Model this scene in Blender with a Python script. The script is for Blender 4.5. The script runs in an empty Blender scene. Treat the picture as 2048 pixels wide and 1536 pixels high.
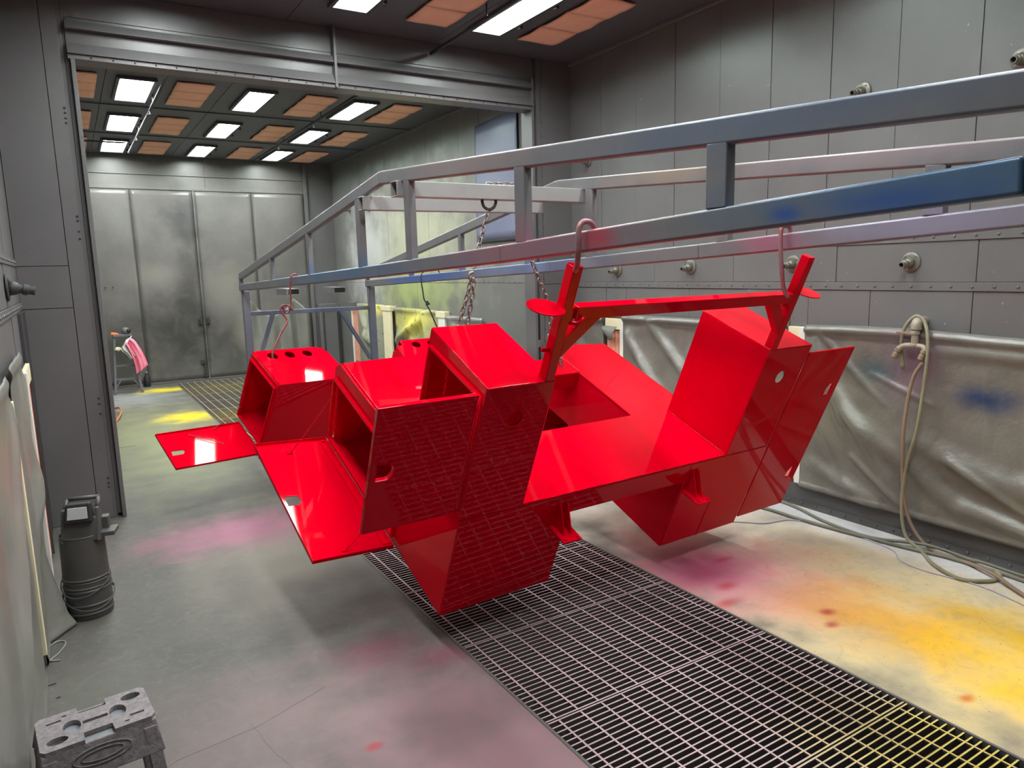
import bpy, math, random
from mathutils import Vector, Matrix, noise
from mathutils.geometry import tessellate_polygon
random.seed(7)
scene = bpy.context.scene
COL = scene.collection

# ------------------------------------------------------------------ camera
cam_d = bpy.data.cameras.new('camera'); cam_d.sensor_fit = 'HORIZONTAL'; cam_d.sensor_width = 36
cam_d.lens = 25.213; cam_d.clip_start = .02; cam_d.clip_end = 60
cam = bpy.data.objects.new('camera', cam_d); COL.objects.link(cam); scene.camera = cam
RX = (0.85082853, -0.52484113, -0.02515173); DN = (-0.10392732, -0.12117028, -0.98717621); FW = (0.51506304, 0.84253163, -0.15764046)
cam.matrix_world = Matrix(((RX[0], -DN[0], -FW[0], 0), (RX[1], -DN[1], -FW[1], 0), (RX[2], -DN[2], -FW[2], 1.7), (0, 0, 0, 1)))
# ------------------------------------------------------------------ world and exposure (closed room, lit by its ceiling lamps)
w = bpy.data.worlds.new('world'); scene.world = w; w.use_nodes = True
w.node_tree.nodes['Background'].inputs[0].default_value = (.02, .02, .022, 1)
LAMP = 21.0                                   # radiance of the lamp diffusers
vs = scene.view_settings
vs.view_transform = 'Standard'; vs.look = 'None'; vs.gamma = 1; vs.use_curve_mapping = False
vs.exposure = 1.1
cy = scene.cycles
cy.use_denoising = True; cy.max_bounces = 6; cy.diffuse_bounces = 4; cy.glossy_bounces = 3; cy.transmission_bounces = 1; cy.sample_clamp_indirect = 6
cy.use_adaptive_sampling = True; cy.adaptive_threshold = .07; cy.adaptive_min_samples = 16

# ------------------------------------------------------------------ helpers
def lin(c):
    c /= 255.
    return c / 12.92 if c <= .04045 else ((c + .055) / 1.055) ** 2.4
def rgb(r, g, b): return (lin(r), lin(g), lin(b), 1)

class G:
    def __init__(s): s.v = []; s.f = []
    def add(s, vs, fs):
        n = len(s.v); s.v += [tuple(p) for p in vs]; s.f += [tuple(i + n for i in q) for q in fs]; return s
    def box(s, x0, x1, y0, y1, z0, z1):
        return s.add([(x0,y0,z0),(x1,y0,z0),(x1,y1,z0),(x0,y1,z0),(x0,y0,z1),(x1,y0,z1),(x1,y1,z1),(x0,y1,z1)],
                     [(0,3,2,1),(4,5,6,7),(0,1,5,4),(1,2,6,5),(2,3,7,6),(3,0,4,7)])
    def hexa(s, lo, hi):       # two quads (ccw seen from above)
        return s.add(list(lo) + list(hi), [(0,3,2,1),(4,5,6,7),(0,1,5,4),(1,2,6,5),(2,3,7,6),(3,0,4,7)])
    def bar(s, p0, p1, w, h, up=(0,0,1)):   # rectangular bar from p0 to p1, w sideways, h along up
        p0 = Vector(p0); p1 = Vector(p1); d = (p1 - p0).normalized(); up = Vector(up)
        sd = d.cross(up).normalized(); u = sd.cross(d).normalized()
        q = [(-1,-1),(1,-1),(1,1),(-1,1)]
        a = [p0 + sd*i*w/2 + u*j*h/2 for i, j in q]; b = [p1 + sd*i*w/2 + u*j*h/2 for i, j in q]
        return s.add(a + b, [(3,2,1,0),(4,5,6,7),(0,1,5,4),(1,2,6,5),(2,3,7,6),(3,0,4,7)])
    def hollow(s, p0, p1, w, h, t, up=(0,0,1)):   # open ended tube
        p0 = Vector(p0); p1 = Vector(p1); d = (p1 - p0).normalized(); up = Vector(up)
        sd = d.cross(up).normalized(); u = sd.cross(d).normalized()
        q = [(-1,-1),(1,-1),(1,1),(-1,1)]; P = []
        for p in (p0, p1):
            for ww, hh in ((w, h), (w - 2*t, h - 2*t)):
                P += [p + sd*i*ww/2 + u*j*hh/2 for i, j in q]
        F = []
        for k in range(4):
            m = (k + 1) % 4
            F += [(k, m, 8+m, 8+k), (4+m, 4+k, 12+k, 12+m), (m, k, 4+k, 4+m), (8+k, 8+m, 12+m, 12+k)]
        return s.add(P, F)
    def tube(s, pts, r, n=8, closed=False):
        pts = [Vector(p) for p in pts]; N = len(pts); rings = []
        ref = None
        for i, p in enumerate(pts):
            a = pts[i-1] if (i or closed) else p; b = pts[(i+1) % N] if (i < N-1 or closed) else p
            d = (b - a).normalized()
            if ref is None: ref = d.orthogonal().normalized()
            ref = (ref - d*ref.dot(d))
            ref = ref.normalized() if ref.length > 1e-6 else d.orthogonal().normalized()
            o = d.cross(ref); rr = r[i] if isinstance(r, (list, tuple)) else r
            rings.append([p + (ref*math.cos(2*math.pi*k/n) + o*math.sin(2*math.pi*k/n))*rr for k in range(n)])
        P = [q for g in rings for q in g]; F = []
        for i in range(N if closed else N-1):
            j = (i+1) % N
            for k in range(n): F.append((i*n+k, i*n+(k+1) % n, j*n+(k+1) % n, j*n+k))
        if not closed: F += [tuple(reversed(range(n))), tuple((N-1)*n+k for k in range(n))]
        return s.add(P, F)
    def lathe(s, prof, O=(0,0,0), ax=(0,0,1), n=20, caps=True):
        O = Vector(O); ax = Vector(ax).normalized(); u = ax.orthogonal().normalized(); v = ax.cross(u)
        P = []; F = []
        for r, h in prof:
            P += [O + ax*h + (u*math.cos(2*math.pi*k/n) + v*math.sin(2*math.pi*k/n))*r for k in range(n)]
        for i in range(len(prof)-1):
            for k in range(n): F.append((i*n+k, i*n+(k+1) % n, (i+1)*n+(k+1) % n, (i+1)*n+k))
        if caps: F += [tuple(reversed(range(n))), tuple((len(prof)-1)*n+k for k in range(n))]
        return s.add(P, F)
    def plate(s, outline, holes, O, U, V, t):   # flat plate with holes; the thickness goes along U x V
        O = Vector(O); U = Vector(U); V = Vector(V); Nn = U.cross(V)
        loops = [list(outline)] + [list(h) for h in holes]
        tri = tessellate_polygon([[Vector((p[0], p[1], 0)) for p in l] for l in loops])
        fl = [p for l in loops for p in l]; n = len(fl)
        P = [O + U*p[0] + V*p[1] for p in fl] + [O + U*p[0] + V*p[1] + Nn*t for p in fl]; F = []
        for a, b, c in tri:
            A, B, C2 = fl[a], fl[b], fl[c]
            if (B[0]-A[0])*(C2[1]-A[1]) - (B[1]-A[1])*(C2[0]-A[0]) < 0: b, c = c, b
            F += [(a, c, b), (a+n, b+n, c+n)]
        k = 0
        for li, l in enumerate(loops):
            m = len(l); ar = sum(l[i][0]*l[(i+1) % m][1] - l[(i+1) % m][0]*l[i][1] for i in range(m))
            rev = (ar < 0) if li == 0 else (ar > 0)
            for i in range(m):
                a = k + i; b = k + (i+1) % m
                F.append((b, a, a+n, b+n) if rev else (a, b, b+n, a+n))
            k += m
        return s.add(P, F)
    def grid(s, fn, nu, nv):
        P = [fn(i/nu, j/nv) for j in range(nv+1) for i in range(nu+1)]
        return s.add(P, [(j*(nu+1)+i, j*(nu+1)+i+1, (j+1)*(nu+1)+i+1, (j+1)*(nu+1)+i) for j in range(nv) for i in range(nu)])
    def mesh(s, name):
        m = bpy.data.meshes.new(name); m.from_pydata(s.v, [], s.f); m.update(); return m

def rect(x0, x1, y0, y1): return [(x0,y0),(x1,y0),(x1,y1),(x0,y1)]
def circ(cx, cy, r, n=24, ry=None): return [(cx + r*math.cos(2*math.pi*k/n), cy + (ry or r)*math.sin(2*math.pi*k/n)) for k in range(n)]

def link(name, mesh, parent=None, loc=None, rot=None):
    o = bpy.data.objects.new(name, mesh); COL.objects.link(o)
    if parent: o.parent = parent
    if loc: o.location = loc
    if rot: o.rotation_euler = rot
    return o
def obj(name, g, m, parent=None, smooth=False, bevel=0, solid=0, seg=2):
    me = g.mesh(name) if isinstance(g, G) else g
    if m and not me.materials: me.materials.append(m)
    if smooth:
        for p in me.polygons: p.use_smooth = True
    o = link(name, me, parent)
    if solid:
        x = o.modifiers.new('solid', 'SOLIDIFY'); x.thickness = solid; x.offset = 0
    if bevel:
        x = o.modifiers.new('bevel', 'BEVEL'); x.width = bevel; x.segments = seg; x.limit_method = 'ANGLE'; x.angle_limit = math.radians(40)
        x.harden_normals = True
        for p in me.polygons: p.use_smooth = True
    return o
def tag(o, label, cat, group=None):
    o['label'] = label; o['category'] = cat
    if group: o['group'] = group
    return o
def thing(name, label, cat, loc=(0,0,0), rotz=0, group=None, mat=None):
    o = bpy.data.objects.new(name, None); COL.objects.link(o); o.empty_display_size = .1
    if mat is not None: o.matrix_world = mat
    else: o.location = loc; o.rotation_euler = (0, 0, rotz)
    return tag(o, label, cat, group)
def struct(name, g, m, label=None, **k):
    o = obj(name, g, m, **k); o['kind'] = 'structure'
    if label: o['label'] = label
    return o

# ------------------------------------------------------------------ materials
def nn(nt, t, **k):
    n = nt.nodes.new(t)
    for a, b in k.items(): setattr(n, a, b)
    return n
def dk(spots, k): return [(a, b, (c[0]*k, c[1]*k, c[2]*k, 1), d) for a, b, c, d in spots]
def mat(name, col, rough=.5, metal=0., var=None, vscale=2., vmix=.5, bump=0., bscale=40., spots=(), coat=0., coatr=.05, coatior=1.5, emit=None, speck=None, var2=None, alpha=1., spec=.5, trans=0.):
    """var: second colour mixed by noise; spots: colour patches ((x,y,z),(rx,ry,rz),colour,strength) in room coordinates"""
    m = bpy.data.materials.new(name); m.use_nodes = True; nt = m.node_tree; L = nt.links.new
    b = nt.nodes['Principled BSDF']; b.inputs['Base Color'].default_value = col
    b.inputs['Roughness'].default_value = rough; b.inputs['Metallic'].default_value = metal
    b.inputs['Coat Weight'].default_value = coat; b.inputs['Coat Roughness'].default_value = coatr
    b.inputs['Specular IOR Level'].default_value = spec
    b.inputs['Coat IOR'].default_value = coatior
    if trans: b.inputs['Transmission Weight'].default_value = trans
    if emit:
        b.inputs['Emission Color'].default_value = emit[0]; b.inputs['Emission Strength'].default_value = emit[1]
    cur = None
    geo = nn(nt, 'ShaderNodeNewGeometry')
    def fac(mixfac, colour):
        nonlocal cur
        x = nn(nt, 'ShaderNodeMix', data_type='RGBA')
        L(mixfac, x.inputs[0])
        if cur is None: x.inputs[6].default_value = col
        else: L(cur, x.inputs[6])
        x.inputs[7].default_value = colour; cur = x.outputs[2]
    if var:
        n = nn(nt, 'ShaderNodeTexNoise'); n.inputs['Scale'].default_value = vscale; n.inputs['Detail'].default_value = 6; n.inputs['Roughness'].default_value = .65
        L(geo.outputs['Position'], n.inputs['Vector'])
        r = nn(nt, 'ShaderNodeMapRange'); r.inputs[1].default_value = .35; r.inputs[2].default_value = .68; r.inputs[4].default_value = vmix
        L(n.outputs[0], r.inputs[0]); fac(r.outputs[0], var)
    if spots:
        wn = nn(nt, 'ShaderNodeTexNoise'); wn.inputs['Scale'].default_value = 3.5; wn.inputs['Detail'].default_value = 5
        L(geo.outputs['Position'], wn.inputs['Vector'])
        wo = nn(nt, 'ShaderNodeMath', operation='MULTIPLY_ADD'); wo.inputs[1].default_value = 1.1; wo.inputs[2].default_value = -.55
        L(wn.outputs[0], wo.inputs[0])
        for c, r3, colour, st in spots:
            a = nn(nt, 'ShaderNodeVectorMath', operation='SUBTRACT'); a.inputs[1].default_value = c; L(geo.outputs['Position'], a.inputs[0])
            d = nn(nt, 'ShaderNodeVectorMath', operation='DIVIDE'); d.inputs[1].default_value = r3; L(a.outputs[0], d.inputs[0])
            ln = nn(nt, 'ShaderNodeVectorMath', operation='LENGTH'); L(d.outputs[0], ln.inputs[0])
            ad = nn(nt, 'ShaderNodeMath', operation='ADD'); L(ln.outputs['Value'], ad.inputs[0]); L(wo.outputs[0], ad.inputs[1])
            mr = nn(nt, 'ShaderNodeMapRange', interpolation_type='SMOOTHSTEP'); mr.inputs[1].default_value = 0; mr.inputs[2].default_value = 1.15
            mr.inputs[3].default_value = st; mr.inputs[4].default_value = 0; L(ad.outputs[0], mr.inputs[0])
            fac(mr.outputs[0], colour)
    if var2:
        n = nn(nt, 'ShaderNodeTexNoise'); n.inputs['Scale'].default_value = var2[1]; n.inputs['Detail'].default_value = 9; n.inputs['Roughness'].default_value = .7; n.inputs['Distortion'].default_value = 1.2
        L(geo.outputs['Position'], n.inputs['Vector'])
        r = nn(nt, 'ShaderNodeMapRange'); r.inputs[1].default_value = .48; r.inputs[2].default_value = .75; r.inputs[4].default_value = var2[2]
        L(n.outputs[0], r.inputs[0]); fac(r.outputs[0], var2[0])
    if speck:
        sc, th, colour = speck
        n = nn(nt, 'ShaderNodeTexNoise'); n.inputs['Scale'].default_value = sc; n.inputs['Detail'].default_value = 3
        L(geo.outputs['Position'], n.inputs['Vector'])
        r = nn(nt, 'ShaderNodeMapRange'); r.inputs[1].default_value = th; r.inputs[2].default_value = th + .05; L(n.outputs[0], r.inputs[0])
        fac(r.outputs[0], colour)
    if cur: L(cur, b.inputs['Base Color'])
    if bump:
        n = nn(nt, 'ShaderNodeTexNoise'); n.inputs['Scale'].default_value = bscale; n.inputs['Detail'].default_value = 5
        L(geo.outputs['Position'], n.inputs['Vector'])
        bp = nn(nt, 'ShaderNodeBump'); bp.inputs['Strength'].default_value = bump; bp.inputs['Distance'].default_value = .004
        L(n.outputs[0], bp.inputs['Height']); L(bp.outputs[0], b.inputs['Normal'])
    return m

PINK = rgb(196, 96, 132); YEL = rgb(250, 205, 10); PALEY = rgb(236, 214, 120); ORN = rgb(246, 178, 70); GRN = rgb(190, 196, 130); RUST = rgb(176, 30, 46)
floor_spots = [((3.6, 1.2, 0), (1.5, 6.0, 1), rgb(222, 212, 196), 1.), ((3.6, 4.5, 0), (1.0, 2.4, 1), rgb(206, 198, 186), .9), ((1.0, 4.2, 0), (.7, 1.1, 1), rgb(122, 116, 104), .8),
    ((.75, 8.6, 0), (1.1, 3.4, 1), rgb(128, 130, 96), .9), ((.6, 11.6, 0), (.9, 1.2, 1), rgb(150, 152, 152), .8),
    ((3.3, 1.7, 0), (1.05, 1.7, 1), rgb(238, 212, 146), .85), ((1.1, 1.7, 0), (.75, 1.5, 1), rgb(164, 124, 134), .85), ((.85, 4.95, 0), (.8, .48, 1), rgb(150, 92, 116), .85), ((.5, 2.6, 0), (.7, .7, 1), rgb(140, 118, 118), .5),
    ((2.95, 2.66, 0), (.70, .80, 1), rgb(202, 122, 146), .95), ((2.86, 2.75, 0), (.36, .36, 1), rgb(164, 66, 104), .75),
    ((3.1, 2.1, 0), (.45, .42, 1), rgb(214, 148, 104), .75), ((3.20, 1.72, 0), (.46, .55, 1), rgb(226, 164, 52), .9), ((3.35, 1.0, 0), (.75, .85, 1), rgb(250, 196, 0), 1.),
    ((1.05, 2.95, 0), (.26, .2, 1), rgb(126, 60, 78), .6), ((1.25, 2.72, 0), (.2, .12, 1), rgb(136, 66, 84), .6), ((1.18, 9.55, 0), (.5, .5, 1), rgb(226, 200, 10), 1.), ((1.15, 12.1, 0), (.6, .35, 1), rgb(220, 200, 30), 1.),
    ((2.70, 2.36, 0), (.13, .06, 1), RUST, .7), ((2.84, 2.50, 0), (.10, .06, 1), RUST, .7), ((3.02, 2.02, 0), (.06, .042, 1), RUST, .8), ((2.92, 1.93, 0), (.055, .04, 1), RUST, .8),
    ((.78, 2.3, 0), (.045, .03, 1), RUST, .7), ((2.83, 1.28, 0), (.05, .03, 1), rgb(214, 120, 40), .9), ((3.1, 2.75, 0), (.12, .03, 1), RUST, .5), ((4.12, 2.6, 0), (.24, 2.6, 1), rgb(206, 208, 214), .85)]
M_floor = mat('overspray_concrete', rgb(90, 89, 83), .6, spec=.3, var=rgb(74, 73, 70), vscale=1.7, vmix=.7, bump=.3, bscale=25, var2=(rgb(126, 122, 114), 11, .3), spots=floor_spots, speck=(55, .69, rgb(120, 116, 110)))
M_pit = mat('pit_concrete', rgb(84, 83, 84), .9)
M_wall = mat('booth_grey_paint', rgb(112, 111, 111), .34, var=rgb(98, 97, 97), vscale=1.3, vmix=.6, bump=.12, bscale=12, speck=(38, .73, rgb(170, 168, 164)))
back_spots = [((1.45, 12.88, .8), (.95, 1, .9), rgb(56, 58, 57), .9), ((.6, 12.88, .6), (.7, 1, .7), rgb(66, 66, 62), .8), ((2.4, 12.88, .5), (.6, 1, .7), rgb(70, 72, 68), .7), ((1.7, 12.88, 2.7), (.35, 1, .6), rgb(62, 63, 64), .85), ((1.72, 12.88, 1.4), (.3, 1, 1.2), rgb(60, 61, 60), .7),
    ((2.3, 12.88, 1.5), (.5, 1, .5), rgb(150, 147, 136), .5), ((1.2, 12.88, 1.75), (.6, 1, .25), rgb(142, 138, 128), .45), ((2.6, 12.88, .75), (.28, 1, .5), rgb(160, 156, 142), .6)]
M_wall_back = mat('scuffed_grey_paint', rgb(116, 114, 111), .33, var=rgb(84, 84, 80), vscale=1.1, vmix=.6, bump=.25, bscale=6, spots=back_spots, var2=(rgb(128, 124, 114), 3.2, .35), speck=(9, .74, rgb(176, 172, 162)))
yel_and_lit_wall = [((4.2, 9.4, 2.2), (.6, 2.6, 1.1), rgb(206, 206, 180), .9), ((4.2, 11.2, 2.0), (.5, 1.2, 1.3), rgb(214, 214, 212), .9), ((4.2, 9.5, 1.5), (.6, 1.8, .5), rgb(180, 194, 120), .85)]  # pale patches paint in strong light on this wall; the greenish one is overspray
M_wall_far = mat('grey_paint_yellow_and_painted_light', rgb(120, 120, 117), .4, var=rgb(104, 104, 100), vscale=1.3, vmix=.5, bump=.12, bscale=12, spots=dk(yel_and_lit_wall, .9))
M_ceil = mat('ceiling_grey_paint', rgb(90, 92, 98), .5, var=rgb(80, 82, 88), vscale=1.5, vmix=.6)
M_part = mat('partition_grey_paint', rgb(104, 103, 104), .36, var=rgb(90, 88, 88), vscale=1.2, vmix=.6, bump=.12, bscale=14, speck=(60, .72, rgb(60, 60, 60)))
M_dark = mat('dark_steel', rgb(62, 62, 64), .55, var=rgb(44, 44, 46), vscale=8)
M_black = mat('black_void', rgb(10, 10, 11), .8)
M_kick = mat('kick_plate_paint', rgb(92, 92, 92), .5, var=rgb(74, 74, 74), vscale=3)
M_red = mat('wet_red_enamel', (.64, .0, .012, 1), .3, coat=.75, coatr=.035, bump=.02, bscale=260, spec=.0, coatior=1.3)
M_hole = mat('bare_red_edge', rgb(90, 12, 18), .5)
rail_spots = [((1.575, 2.0, 1.8), (.09, .13, .06), rgb(190, 20, 40), .95), ((1.575, 2.5, 1.8), (.2, .8, .16), rgb(150, 108, 124), .8), ((1.575, .75, 1.86), (.1, .8, .13), rgb(84, 116, 148), .95),
    ((1.575, 1.22, 1.82), (.1, .07, .03), rgb(50, 90, 160), .9), ((1.575, .95, 1.83), (.1, .22, .04), rgb(60, 96, 160), .8), ((1.575, 5.0, 1.7), (.15, 2.0, .16), rgb(84, 116, 150), .85), ((1.575, 2.9, 2.2), (.15, .8, .16), rgb(150, 134, 134), .7),
    ((1.575, 1.3, 2.08), (.1, 1.2, .12), rgb(100, 112, 132), .8), ((2.72, 1.6, 2.13), (.2, 1.0, .12), rgb(160, 144, 150), .8), ((2.72, 2.9, 2.2), (.2, .7, .12), rgb(160, 142, 126), .7),
    ((2.7, 1.5, 1.84), (.2, .9, .12), rgb(150, 142, 166), .8), ((2.7, 2.2, 1.79), (.2, .35, .08), rgb(168, 96, 122), .7), ((2.8, 4.4, 1.72), (.2, 1.2, .14), rgb(120, 140, 186), .8),
    ((2.3, 8.1, .9), (1.4, .4, 1.0), rgb(84, 104, 134), .9), ((2.9, 6.3, 1.65), (.3, 1.4, .16), rgb(60, 100, 180), .8)]
M_rail = mat('oversprayed_steel', rgb(118, 117, 119), .36, metal=.2, var=rgb(100, 100, 104), vscale=5, vmix=.6, spots=dk(rail_spots, .85), bump=.08, bscale=90, speck=(70, .74, rgb(70, 70, 90)))
M_tube = mat('bare_cross_tube_steel', rgb(160, 160, 158), .35, metal=.3, var=rgb(136, 138, 144), vscale=4)
M_chain = mat('worn_chain_steel', rgb(134, 124, 122), .4, metal=.5, var=rgb(98, 84, 84), vscale=30)
M_rhook = mat('red_dusted_hook', rgb(146, 90, 92), .45, metal=.3, var=rgb(120, 30, 42), vscale=9, vmix=.9)
M_ghook = mat('painted_steel_hook', rgb(150, 118, 122), .45, metal=.3, var=rgb(150, 24, 44), vscale=7, vmix=.9)
M_lamp = mat('lit_lamp_glass', rgb(235, 250, 245), .3, emit=((.965, 1., .985, 1), LAMP))
M_lamp.cycles.emission_sampling = 'FRONT'
M_refl = mat('mint_white_reflector', rgb(186, 222, 212), .4)
M_lampf = mat('lamp_frame_paint', rgb(70, 74, 78), .5)
M_filter = mat('salmon_ceiling_filter', rgb(255, 202, 172), .95, var=rgb(255, 180, 146), vscale=14, vmix=.6, bump=.5, bscale=60)
bar_spots = [((2.45, 1.0, 0), (.75, .75, .4), rgb(236, 214, 96), .95), ((1.9, 9.3, 0), (1., .6, .4), rgb(236, 220, 60), .95), ((1.9, 11.8, 0), (1., .8, .4), rgb(220, 208, 90), .8), ((1.9, 8., 0), (1., 1.2, .4), rgb(206, 204, 140), .8)]
M_grate = mat('pink_dusted_grating', rgb(186, 160, 164), .5, var=rgb(160, 144, 146), vscale=6, spots=dk(bar_spots, .8), speck=(45, .68, rgb(190, 110, 130)))
M_gside = mat('dark_grating_steel', rgb(92, 84, 86), .6, var=rgb(70, 66, 68), vscale=9)
M_grate2 = mat('grey_yellow_grating', rgb(120, 118, 96), .6, var=rgb(96, 94, 82), vscale=5, spots=dk(bar_spots[1:], .6))
M_grate3 = mat('pale_yellow_rods', rgb(176, 172, 124), .5)
M_gframe = mat('grate_frame_steel', rgb(96, 92, 88), .6)
M_pail = mat('grey_sprayed_pail', rgb(78, 77, 76), .5, var=rgb(62, 61, 60), vscale=12, bump=.1)
M_lens = mat('frosted_lamp_lens', rgb(176, 178, 180), .3)
M_stool = mat('speckled_grey_plastic', rgb(142, 134, 136), .8, var=rgb(104, 98, 100), vscale=60, vmix=.9, bump=.6, bscale=120)
M_stool2 = mat('smooth_grey_plastic', rgb(128, 132, 138), .6, var=rgb(112, 116, 122), vscale=20)
M_hose = mat('olive_air_hose', rgb(150, 146, 118), .5, var=rgb(120, 110, 96), vscale=9)
M_hose2 = mat('brown_air_hose', rgb(150, 124, 104), .5, var=rgb(128, 122, 100), vscale=9)
M_hose3 = mat('grey_green_floor_hose', rgb(122, 120, 104), .5, var=rgb(92, 92, 82), vscale=6)
M_hose4 = mat('lavender_thin_line', rgb(186, 182, 206), .5)
M_valve = mat('overspray_valve_metal', rgb(164, 158, 142), .5, metal=.2, var=rgb(150, 118, 110), vscale=30)
M_nozz = mat('overspray_nozzle_metal', rgb(128, 125, 115), .36, metal=.35, var=rgb(100, 98, 90), vscale=20)
M_grey_t = [((4.2, 1.97, .93), (.3, .22, .1), rgb(40, 84, 140), .9), ((4.2, 2.55, 1.03), (.3, .2, .1), rgb(60, 120, 130), .75), ((4.2, 2.36, 1.1), (.3, .26, .3), rgb(176, 140, 160), .8), ((4.2, 3.0, .7), (.3, .6, .4), rgb(150, 148, 122), .6)]
M_tarp = mat('dusty_plastic_sheet', rgb(124, 122, 115), .3, var=rgb(92, 91, 85), vscale=2.5, vmix=.8, bump=.6, bscale=38, spots=dk(M_grey_t, .6), coat=.25, coatr=.3, var2=(rgb(130, 127, 114), 9, .4))
M_tarpl = mat('pale_plastic_sheet', rgb(132, 133, 126), .32, var=rgb(112, 113, 104), vscale=2., vmix=.7, bump=.25, bscale=25, coat=.3, coatr=.25)
M_tarpy = mat('yellow_dusted_plastic', rgb(150, 152, 128), .4, var=rgb(128, 130, 120), vscale=3, vmix=.6, bump=.3, bscale=20, spots=[((4.1, 9.4, 1.0), (.4, .9, .3), rgb(232, 222, 90), .95), ((4.1, 10.8, 1.15), (.4, .7, .14), rgb(226, 216, 110), .9)], speck=(14, .62, rgb(110, 112, 108)))
M_blue = mat('blue_grey_vinyl', rgb(124, 128, 152), .35, var=rgb(108, 112, 138), vscale=2)
M_cream = mat('cream_board', rgb(236, 226, 190), .6, var=rgb(214, 206, 166), vscale=12)
M_whitep = mat('white_post', rgb(232, 230, 222), .5)
M_pinkf = mat('pink_filter_media', rgb(232, 166, 140), .9, var=rgb(196, 120, 104), vscale=16, bump=.5, bscale=40)
M_ladder = mat('grey_ladder_paint', rgb(104, 104, 108), .55)
M_cloth_p = mat('pink_cloth', rgb(250, 150, 172), .9, var=rgb(226, 104, 136), vscale=14, bump=.4)
M_cloth_w = mat('white_cloth', rgb(236, 232, 228), .9, var=rgb(206, 214, 206), vscale=14)
M_orange = mat('orange_plastic', rgb(240, 120, 40), .5)
M_cord = mat('orange_brown_cord', rgb(176, 108, 64), .6)
M_green = mat('pale_green_rag', rgb(196, 200, 156), .9)
M_rubber = mat('black_rubber', rgb(34, 34, 36), .6)

# ================================================================== THE ROOM
XL, XR, YF, YP, YB, ZC = -.27, 4.257, -1.2, 5.79, 12.88, 3.6
XRB = 4.2                                                    # right wall of the far room
GX0, GX1 = 1.362, 2.62                                        # grated pit
g = G()
for (x0, x1, y0, y1) in ((XL-.2, GX0, YF, YB+.2), (GX1, XR+.2, YF, YB+.2), (GX0, GX1, YF, -.62), (GX0, GX1, 5.42, 6.23), (GX0, GX1, 12.72, YB+.2)):
    g.box(x0, x1, y0, y1, -.2, 0)
floor = struct('floor', g, M_floor, 'pale concrete floor with pink and yellow paint overspray')
g = G()
for y0, y1 in ((-.62, 5.42), (6.23, 12.72)):
    g.box(GX0-.05, GX0-.001, y0, y1, -.5, -.2).box(GX1+.001, GX1+.05, y0, y1, -.5, -.2).box(GX0, GX1, y0, y1, -.55, -.5)
    g.box(GX0, GX1, y0-.05, y0-.001, -.5, -.2).box(GX0, GX1, y1+.001, y1+.05, -.5, -.2)
struct('floor_pit', g, M_pit, 'dark trench below the floor grating')
# pit edge angle iron
g = G()
for y0, y1 in ((-.62, 5.42), (6.23, 12.72)):
    for x in (GX0, GX1-.012): g.box(x, x+.012, y0, y1, -.045, .003)
o = struct('trim_1', g, M_gframe, 'steel angle edging of the grated pit')

for pts in ([(-.1, 2.45), (.16, 2.62), (.45, 2.66), (.75, 2.78)], [(.38, 3.65), (.44, 3.4), (.5, 3.2), (.52, 3.02)], [(.43, 2.7), (.47, 2.45), (.52, 2.3)]):
    q = G()
    for i in range(len(pts)-1):
        for k in range(6):
            f = lambda t: (pts[i][0]+(pts[i+1][0]-pts[i][0])*t + .008*noise.noise(Vector((t*5, i, pts[0][0]*9))), pts[i][1]+(pts[i+1][1]-pts[i][1])*t, .0004)
            q.bar(f(k/6), f((k+1)/6), .0018, .0008)
    obj('floor_crack', q, M_gframe, floor)
# wall_right: backing slab and panels
def wall_panels(parent, m, plane, base, cells, t=.012, gap=.004, name='wall_panel', bev=.0015):
    """cells: (u0,u1,z0,z1); plane 'x+' panel faces -x at base, 'x-' faces +x, 'y' faces -y"""
    for u0, u1, z0, z1 in cells:
        tt = t + random.uniform(-.002, .003); a, b, c, d = u0+gap/2, u1-gap/2, z0+gap/2, z1-gap/2
        q = G()
        if plane == 'x+': q.box(base-tt, base, a, b, c, d)
        elif plane == 'x-': q.box(base, base+tt, a, b, c, d)
        else: q.box(a, b, base-tt, base, c, d)
        obj(name, q, m, parent, bevel=bev)
wr = struct('wall_right', G().box(XR+.012, XR+.2, YF, YP, 0, ZC), M_wall, 'grey riveted steel wall with spray nozzles')
seams = [5.79, 5.31, 4.84, 4.38, 3.918, 3.46, 3.0, 2.56, 2.11, 1.65, 1.19, .73, .27, -.19, -.65, -1.2]
wall_panels(wr, M_wall, 'x+', XR+.012, [(seams[i+1], seams[i], 1.80, ZC) for i in range(len(seams)-1)])
low = [5.79, 4.6, 3.75, 2.9, 2.05, 1.2, .35, -.5, -1.2]
wall_panels(wr, M_wall, 'x+', XR+.012, [(low[i+1], low[i], 1.566, 1.80) for i in range(len(low)-1)])
low2 = [5.79, 5.25, 4.97, 4.2, 3.62, 3.24, 3.1, 2.66, 2.06, 1.5, .9, .3, -.5, -1.2]
wall_panels(wr, M_wall, 'x+', XR+.012, [(low2[i+1], low2[i], (1.24 if i in (1, 5) else .155), 1.517) for i in range(len(low2)-1)])
g = G()
for z in (1.5415, 1.8225): g.box(XR-.008, XR+.004, YF, YP, z-.0245, z+.0245)
obj('seam_strip', g, M_wall, wr, bevel=.002)
def dome(g, P, N, r):
    g.lathe([(r, 0), (r*.85, r*.45), (r*.4, r*.7)], P, N, 8)
g = G(); y = -1.1
while y < 5.75:
    for z in (1.5415, 1.8225): dome(g, (XR-.008, y, z), (-1, 0, 0), .0085)
    y += .113
o = obj('rivets', g, M_wall, wr, smooth=True); o['kind'] = 'stuff'
br = struct('baseboard_right', G().box(XR-.006, XR+.01, YF, YP, 0, .155), M_kick, 'dark grey kick plate along the right wall', bevel=.003)
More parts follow.
